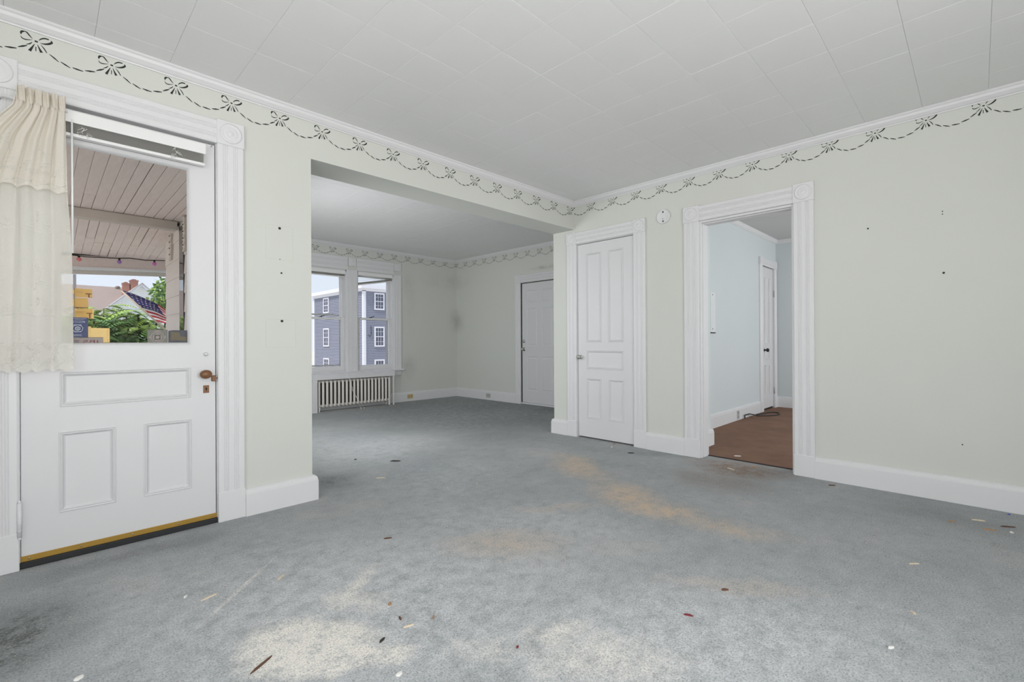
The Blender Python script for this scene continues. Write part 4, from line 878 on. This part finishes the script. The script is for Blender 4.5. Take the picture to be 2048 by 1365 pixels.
# flag on its pole
fl = tag(empty('flag', (1.33, 8.8, 1.2)), 'striped flag with blue starred canton furled on a slanting pole', 'flag')
A, B_ = Vector((.768, 8.80, 1.851)), Vector((1.38, 8.80, 1.193))
b = MB(); b.tube([A, B_], .0125, 10); b.build('pole', POLEM, fl)
b = MB(); b.lathe([(.004, -.01), (.022, 0), (.026, .018), (.016, .036), (.0005, .04)], lambda a, c, h: tuple(A + (A - B_).normalized() * h + Vector((a, c, a * .6))), 12); b.build('finial', paint('finial_grey', (150, 130, 120), .4), fl)
def flag_pt(u, v):
    """u along the fly, v down the hoist"""
    p = A.lerp(B_, .03 + .68 * v)
    e = Vector((1.43, 8.86, 1.50)).lerp(Vector((1.47, 8.92, 1.33)), v)
    q = p.lerp(e, u); q.z += .045 * math.sin(u * PI) * (1 - v); q.y += .03 * math.sin(u * 9 + v * 5) * u + .02 * math.sin(v * 11) * (.3 + u); q.z += .008 * math.sin(u * 11 + v * 6) * u
    return q
b = MB(); NU, NV = 40, 39
vs_ = [tuple(flag_pt(i / NU, j / NV)) for j in range(NV + 1) for i in range(NU + 1)]
for j in range(NV):
    for i in range(NU):
        stripe = j // 3; can = i < NU * .66 and stripe < 7
        b_mi = 2 if can else (0 if stripe % 2 == 0 else 1)
        b.f.append([j * (NU + 1) + i, j * (NU + 1) + i + 1, (j + 1) * (NU + 1) + i + 1, (j + 1) * (NU + 1) + i]); b.m.append(b_mi); b.smooth.append(True)
b.v = vs_; cl = b.build('cloth', [FRED, FWHITE, FBLUE], fl, closed=False)
b = MB()
for r in range(5):
    for c in range(6):
        u, v = .08 + c * .09 + (.045 if r % 2 else 0), .05 + r * .105; p = flag_pt(u, v); du = (flag_pt(u + .01, v) - p).normalized(); dv = (flag_pt(u, v + .01) - p).normalized(); pts = []
        for k in range(10): a = PI / 2 + k * PI / 5; R_ = .014 if k % 2 == 0 else .0058; pts.append(tuple(p + du * R_ * math.cos(a) + dv * R_ * math.sin(a) + Vector((0, -.003, 0))))
        b.poly(pts)
b.build('stars', FWHITE, fl, closed=False)['kind'] = 'stuff'

# ------------------------------------------------------------------ garden
b = MB(); b.box(-90, 110, 3.0, 140, -1.4, -1.3); b.box(-90, 110, -60, 3.0, -1.4, -1.3)
tag(b.build('ground', PALEGND), 'pale yard ground outside the house, lightened to bounce light', 'ground', kind='structure')
def frond(b, base, az, L_, droop, rng, mi):
    """pinnate leaf: arching rachis with paired leaflets"""
    d = Vector((math.cos(az), math.sin(az), 0)); P = [base + d * (L_ * t) + Vector((0, 0, L_ * (.55 * t - droop * t * t))) for t in [i / 11 for i in range(12)]]
    for i in range(1, 12):
        p = P[i]; tdir = (P[i] - P[i - 1]).normalized(); side = tdir.cross(Vector((0, 0, 1))).normalized(); ll = L_ * .36 * (1 - abs(i / 11 - .45)) ; w_ = ll * .2
        for sg in (1, -1):
            e = (side * sg * .9 + tdir * .45 + Vector((0, 0, -.25))).normalized(); n_ = e.cross(Vector((0, 0, 1))).normalized()
            b.add([tuple(p), tuple(p + e * ll * .4 + n_ * w_), tuple(p + e * ll), tuple(p + e * ll * .4 - n_ * w_)], [(0, 1, 2, 3)], mi)
def shrub(x, y, zt, rx, ry, n, seed, label):
    rng = random.Random(seed); t = tag(empty('sumac_shrub', (x, y, -1.3)), label, 'shrub', 'leafy shrubs in the yard')
    b = MB()
    for k in range(6): a = rng.uniform(0, 2 * PI); b.tube([(x + .2 * math.cos(a), y + .2 * math.sin(a), -1.3), (x + rx * .3 * math.cos(a), y + ry * .3 * math.sin(a), (zt - 1.3) / 2), (x + rx * .6 * math.cos(a), y + ry * .6 * math.sin(a), zt - .35)], [.03, .025, .012], 6)
    b.build('stems', BARK, t)
    b = MB()
    for k in range(n):
        a = rng.uniform(0, 2 * PI); r = math.sqrt(rng.random()); f = 1 - .35 * r * r; z = zt * f - rng.random() ** 1.5 * (zt + .6) * .95 - .25
        p = Vector((x + rx * r * math.cos(a), y + ry * r * math.sin(a), z)); frond(b, p, a + rng.uniform(-.9, .9), rng.uniform(.35, .6), rng.uniform(.5, 1.0), rng, 1 if (z > zt - .7 and rng.random() < .6) or rng.random() < .15 else 0)  # upper fronds mostly lighter green, painting in light from above
    b.build('foliage', [DARKLEAF, MIDLEAF], t, closed=False)
for i, (x, y, zt, rx, ry, n, lb) in enumerate((
    (.40, 12.1, 1.90, .55, .6, 700, 'bushy green shrub behind the yellow stickers'), (1.50, 12.1, 1.98, .55, .6, 700, 'bushy green shrub behind the flag pole'), (2.75, 12.3, 2.15, .6, .6, 500, 'green shrub hidden beyond the porch siding'),
    (-.85, 12.3, 1.9, .6, .6, 400, 'green shrub hidden behind the lace curtain'), (1.02, 14.6, 2.2, .75, .6, 800, 'pale-topped green shrub farther back in the yard'))): shrub(x, y, zt, rx, ry, n, 11 + i, lb)
t = tag(empty('yard_tree', (2.7, 16.5, -1.3)), 'broad-leaved green tree rising beside the porch siding', 'tree'); rng = random.Random(5)
b = MB(); b.tube([(2.7, 16.5, -1.3), (2.7, 16.5, .8), (2.7, 16.5, 2.0), (2.68, 16.5, 2.7)], [.09, .07, .05, .02], 8)
for k in range(9): a = rng.uniform(0, 2 * PI); z = rng.uniform(1.3, 2.4); b.tube([(2.7, 16.5, z), (2.7 + .3 * math.cos(a), 16.5 + .3 * math.sin(a), z + .3), (2.7 + .55 * math.cos(a), 16.5 + .55 * math.sin(a), z + .45)], [.022, .014, .006], 5)
b.build('trunk', BARK, t)
b = MB()
for k in range(3200):
    a = rng.uniform(0, 2 * PI); ph_ = rng.uniform(-1, 1); r = rng.random() ** .45; p = Vector((2.75 + .66 * r * math.cos(a) * math.sqrt(1 - ph_ * ph_), 16.5 + .6 * r * math.sin(a), 2.35 + .72 * r * ph_))
    d = Vector((rng.gauss(0, 1), rng.gauss(0, 1), rng.gauss(0, .6))).normalized(); n_ = d.cross(Vector((rng.gauss(0, 1), rng.gauss(0, 1), rng.gauss(0, 1)))).normalized(); l = rng.uniform(.07, .12)
    b.add([tuple(p), tuple(p + d * l * .45 + n_ * l * .33), tuple(p + d * l), tuple(p + d * l * .45 - n_ * l * .33)], [(0, 1, 2, 3)], rng.random() < .35)
b.build('foliage', [DARKLEAF, MIDLEAF], t, closed=False)

# neighbour with brown roof, and the white gabled house
nb = tag(empty('brown_roofed_house', (.5, 30, -1.3)), 'house with a long brown shingled roof and brick chimneys beyond the shrubs', 'house')
b = MB(); b.extrude([(28, 3.64), (24.5, 1.6), (24.6, 1.5), (28, 3.45), (31.4, 1.5), (31.5, 1.6)], -7.0, 3.2, lambda p, q, a: (a, p, q)); b.v = [(x, y, z + (.05 if x < -3 else 0)) for x, y, z in b.v]; b.build('roof', ROOFB, nb)
b = MB(); b.box(1.1 - 7.8, 2.9, 25, 31, -1.3, 1.85); b.build('wall', WHITEH, nb)
for x0, x1, z1 in ((2.49, 2.72, 3.75), (2.755, 3.02, 3.90)):
    b = MB(); b.box(x0, x1, 26.8, 27.2, 2.4, z1); ch_ = b.build('chimney', BRICK, nb)
    b = MB(); b.box(x0 - .02, x1 + .02, 26.78, 27.22, z1 - .05, z1); b.box(x0 + .06, x1 - .06, 26.9, 27.1, z1, z1 + .05); b.build('chimney_cap', BRICK, ch_)
wh = tag(empty('white_gabled_house', (2.34, 20.5, -1.3)), 'white gabled house front behind the flag', 'house')
b = MB(); b.extrude([(1.62, -1.3), (3.06, -1.3), (3.06, 2.30), (2.34, 2.975), (1.62, 2.30)], 19.96, 23.6, lambda p, q, a: (p, a, q)); b.build('wall', WHITEH, wh)
for sg in (1, -1):
    b = MB(); e = (2.34 + sg * .875, 2.20); b.extrude([(2.34, 3.067), e, (e[0], e[1] - .085), (2.34, 2.983)], 19.83, 23.7, lambda p, q, a: (p, a, q)); b.build('rake_board', BLUET, wh)
    b = MB(); b.extrude([(2.34, 3.09), (e[0], e[1] + .025), (e[0], e[1]), (2.34, 3.067)], 19.8, 23.7, lambda p, q, a: (p, a, q)); b.build('roof_slope', STONE, wh)

# ------------------------------------------------------------------ blue house seen through the back window
bh = tag(empty('blue_house', (20, 40, -6)), 'tall blue clapboard house with white trim outside the back window', 'house')
HX, HY = 18.4, 35.4
b = MB(); b.box(HX, 27, HY, 45.2, -6, 5.5); b.build('wall', BLUEH, bh)
b = MB()
z = -2.8
while z < 5.4:
    b.extrude([(HY, z), (HY - .06, z), (HY - .008, z + .128), (HY, z + .13)], HX, 24, lambda p, q, a: (a, p, q)); b.extrude([(HX, z), (HX - .06, z), (HX - .008, z + .128), (HX, z + .13)], HY, 45.2, lambda p, q, a: (p, a, q)); z += .135
sd = b.build('clapboards', BLUEH, bh); sd['kind'] = 'stuff'
b = MB(); b.box(HX - .08, HX + .17, HY - .08, HY + .12, -6, 5.3); b.build('corner_board', BLUET, bh)
b = MB(); b.box(HX - .10, HX + .1, 45.0, 45.3, -6, 5.3); b.build('corner_board', BLUET, bh)
b = MB(); b.box(HX - .35, 27.3, HY - .35, 45.5, 5.45, 5.75); b.box(HX - .08, 27.1, HY - .08, 45.3, 5.25, 5.45); b.build('eave', BLUET, bh)
def house_window(T, uc, v0, v1, w_, nx):
    b = MB(); b.ring(T, uc - w_ / 2, uc + w_ / 2, v0, v1, [(0, 0), (0, .07), (.11, .07), (.11, 0)]); f = b.build('window', BLUET, bh)
    b = MB(); b.box(uc - w_ / 2 + .1, uc + w_ / 2 - .1, .02, .035, v0 + .1, v1 - .1, T=T); b.build('pane', GLASSD, f)
    b = MB(); vm = (v0 + v1) / 2; b.box(uc - w_ / 2 + .1, uc + w_ / 2 - .1, .035, .06, vm - .03, vm + .03, T=T)
    for k in range(1, nx): u = uc - w_ / 2 + .1 + (w_ - .2) * k / nx; b.box(u - .012, u + .012, .035, .05, v0 + .1, v1 - .1, T=T)
    for q in (.25, .75): v = v0 + (v1 - v0) * q; b.box(uc - w_ / 2 + .1, uc + w_ / 2 - .1, .035, .05, v - .012, v + .012, T=T)
    b.build('muntins', BLUET, f)
TY = YF(HY - .05); TX = XF(HX - .05)
for v0, v1 in ((3.75, 5.15), (.69, 2.35), (-2.1, -.38)): house_window(TY, 19.77, v0, v1, .92, 3); house_window(TY, 22.2, v0, v1, .92, 3); house_window(TX, 42.35, v0, v1, 1.15, 2)
b = MB(); b.box(HX - .15, HX, 36.3, 36.5, -.22, -.1); b.lathe([(.09, 0), (.10, .12), (.04, .2)], lambda a, c, h: (HX - .2 + a, 36.25 + c, -.45 + h), 10); b.lathe([(.09, 0), (.10, .12), (.04, .2)], lambda a, c, h: (HX - .2 + a, 36.6 + c, -.35 + h), 10); b.build('security_light', BLUET, bh)
b = MB(); b.tube([(HX + .6, HY - .08, 2.4), (HX + .62, HY - .1, 1.7), (HX + .5, HY - .1, 1.5), (HX + .35, HY - .1, 1.7)], .02, 6); b.build('service_cable', DARKG, bh)

# ------------------------------------------------------------------ bits of debris on the carpet
SPL = paint('pale_wood_splinter', (212, 198, 174), .7, .12, 60, 60, 0); SPD = paint('brown_wood_splinter', (96, 66, 50), .7, .15, 60, 60, 0); SPW = paint('white_paint_chip', (232, 230, 226), .6, .04, 60, 60, 0)
SPR = paint('dark_red_scrap', (120, 34, 44), .6, .1, 60, 60, 0); SPB = paint('blue_plastic_bit', (40, 84, 190), .4, .05, 60, 60, 0); SPT = paint('tan_leaf_scrap', (166, 132, 98), .8, .15, 60, 60, 0); SPK = paint('dark_crumb', (56, 54, 50), .9, .15, 60, 60, 0)
def splinter(name, x, y, L_, w_, ang, mat, label, cat, h=.004, group='debris on the carpet'):
    b = MB(); c, s = math.cos(ang), math.sin(ang); rg = random.Random(int(x * 1000 + y * 77)); P = []
    for t, k in ((-.5, .25), (-.25, 1), (.1, .9), (.35, .7), (.5, .15)):
        j = rg.uniform(-.15, .15) * w_
        for q, hh in ((-1, 0), (1, 0), (.7, h), (-.7, h)): u = t * L_; v = q * w_ / 2 * k + j; P.append((x + u * c - v * s, y + u * s + v * c, hh * (.5 + k / 2)))
    b.add(P, [(4 * i + a, 4 * i + (a + 1) % 4, 4 * i + 4 + (a + 1) % 4, 4 * i + 4 + a) for i in range(4) for a in range(4)] + [(0, 1, 2, 3), (16, 17, 18, 19)])
    return tag(b.build(name, mat), label, cat, group)
DEB = [
 ('paint_chip', (371, 1195), 20, 9, .8, SPW, 'small white chip on the carpet in front of the glazed door', 'chip'),
 ('wood_splinter', (418, 1196), 62, 8, .25, SPL, 'pale splinter lying right of the white chip before the glazed door', 'splinter'),
 ('wood_splinter', (562, 1156), 45, 10, .7, SPL, 'pale splinter beside the dusty track near the pier', 'splinter'),
 ('wood_splinter', (523, 1331), 90, 7, .5, SPD, 'long brown stick at the front edge below the white dust', 'splinter'),
 ('paint_chip', (158, 1358), 26, 18, .3, SPW, 'white block at the bottom left corner of the carpet', 'chip'),
 ('wood_splinter', (776, 1078), 42, 8, -.5, SPD, 'brown splinter alone on the carpet ahead of the pier', 'splinter'),
 ('wood_splinter', (800, 1238), 26, 8, 1.2, SPD, 'short brown splinter left of centre on the carpet', 'splinter'),
 ('wood_splinter', (867, 1236), 28, 7, .8, SPT, 'upright-pointing tan splinter near the carpet centre', 'splinter'),
 ('wood_splinter', (817, 1254), 40, 7, -.3, SPL, 'pale splinter just below two short brown ones', 'splinter'),
 ('wood_splinter', (764, 1282), 30, 9, .4, SPK, 'dark splinter beside the white dust patch', 'splinter'),
 ('leaf_scrap', (780, 1209), 24, 14, .9, SPT, 'tan scrap above the white dust patch', 'scrap'),
 ('paint_chip', (799, 1350), 24, 14, .1, SPW, 'white chip at the front edge near the carpet centre', 'chip'),
 ('red_scrap', (1035, 1296), 12, 6, .2, SPR, 'tiny red scrap in the carpet foreground', 'scrap'),
 ('red_scrap', (1377, 1232), 34, 7, -1.2, SPR, 'dark red thread right of the carpet centre', 'scrap'),
 ('leaf_scrap', (1450, 1181), 32, 13, -.7, SPD, 'brown leaf scrap right of the carpet centre', 'scrap'),
 ('wood_splinter', (761, 957), 70, 10, -.7, SPL, 'pale splinter on the carpet beyond the pier', 'splinter'),
 ('dark_crumb', (791, 923), 90, 40, -.7, SPK, 'dark clump on the carpet inside the wide opening', 'crumb'),
 ('dark_crumb', (711, 920), 24, 20, .2, SPK, 'dark crumb on the carpet close to the pier opening', 'crumb'),
 ('wood_splinter', (954, 968), 34, 10, .7, SPL, 'small pale splinter in the middle of the opening', 'splinter'),
 ('wood_splinter', (1664, 972), 46, 14, -.9, SPD, 'brown splinter by the baseboard right of the doorway', 'splinter'),
 ('wood_splinter', (1828, 1129), 48, 6, -.8, SPL, 'thin pale splinter on the right of the carpet', 'splinter'),
 ('wood_splinter', (1957, 1042), 62, 10, -1.2, SPL, 'longest pale splinter of the litter by the right baseboard', 'splinter'),
 ('wood_splinter', (1903, 1044), 42, 8, -.9, SPT, 'leftmost tan splinter of the litter by the right baseboard', 'splinter'),
 ('wood_splinter', (1980, 1061), 60, 12, -1.3, SPT, 'thick tan splinter of the litter by the right baseboard', 'splinter'),
 ('wood_splinter', (2016, 1055), 70, 9, -1.0, SPD, 'brown splinter at the right edge of the baseboard litter', 'splinter'),
 ('paint_chip', (2023, 1066), 24, 16, .2, SPW, 'white chip at the right edge of the baseboard litter', 'chip'),
 ('plastic_bit', (2018, 1030), 16, 12, .2, SPB, 'bright blue plastic bit by the right baseboard', 'plastic bit'),
 ('paint_chip', (1782, 1297), 26, 9, -.5, SPW, 'white chip in the right foreground of the carpet', 'chip'),
 ('wood_splinter', (1826, 1227), 24, 9, .9, SPL, 'short pale splinter in the right foreground', 'splinter'),
 ('leaf_scrap', (1508, 935), 34, 28, .4, SPT, 'tan leaf scrap before the open doorway', 'scrap'),
 ('wood_splinter', (1462, 939), 70, 9, -1.9, SPL, 'pale splinter before the open doorway', 'splinter'),
 ('paint_chip', (1475, 914), 60, 16, -1.0, SPW, 'white chip on the brown carpet just inside the doorway', 'chip'),
 ('leaf_scrap', (1228, 889), 36, 26, .5, SPT, 'reddish tan scrap under the closet door', 'scrap'),
 ('paint_chip', (1224, 895), 26, 14, .1, SPW, 'white chip in front of the closet door', 'chip'),
 ('dark_crumb', (1262, 907), 60, 24, -.9, SPK, 'dark crumb in front of the closet casing', 'crumb'),
]
def floor_pt(px, py):
    d = r3 * ((px - 1024) / 935) - u3 * ((py - 682.5) / 935) + f2; k = -CAM_H / d.z; return (d.x * k, d.y * k)
for nm, p, l, w_, a, mt, lb, ct in DEB:
    x, y = floor_pt(*p); o = splinter(nm, x, y, l / 1000, w_ / 1000, a, mt, lb, ct, h=.006)
    if nm == 'paint_chip' and p[0] == 1475: o.location.z += .004
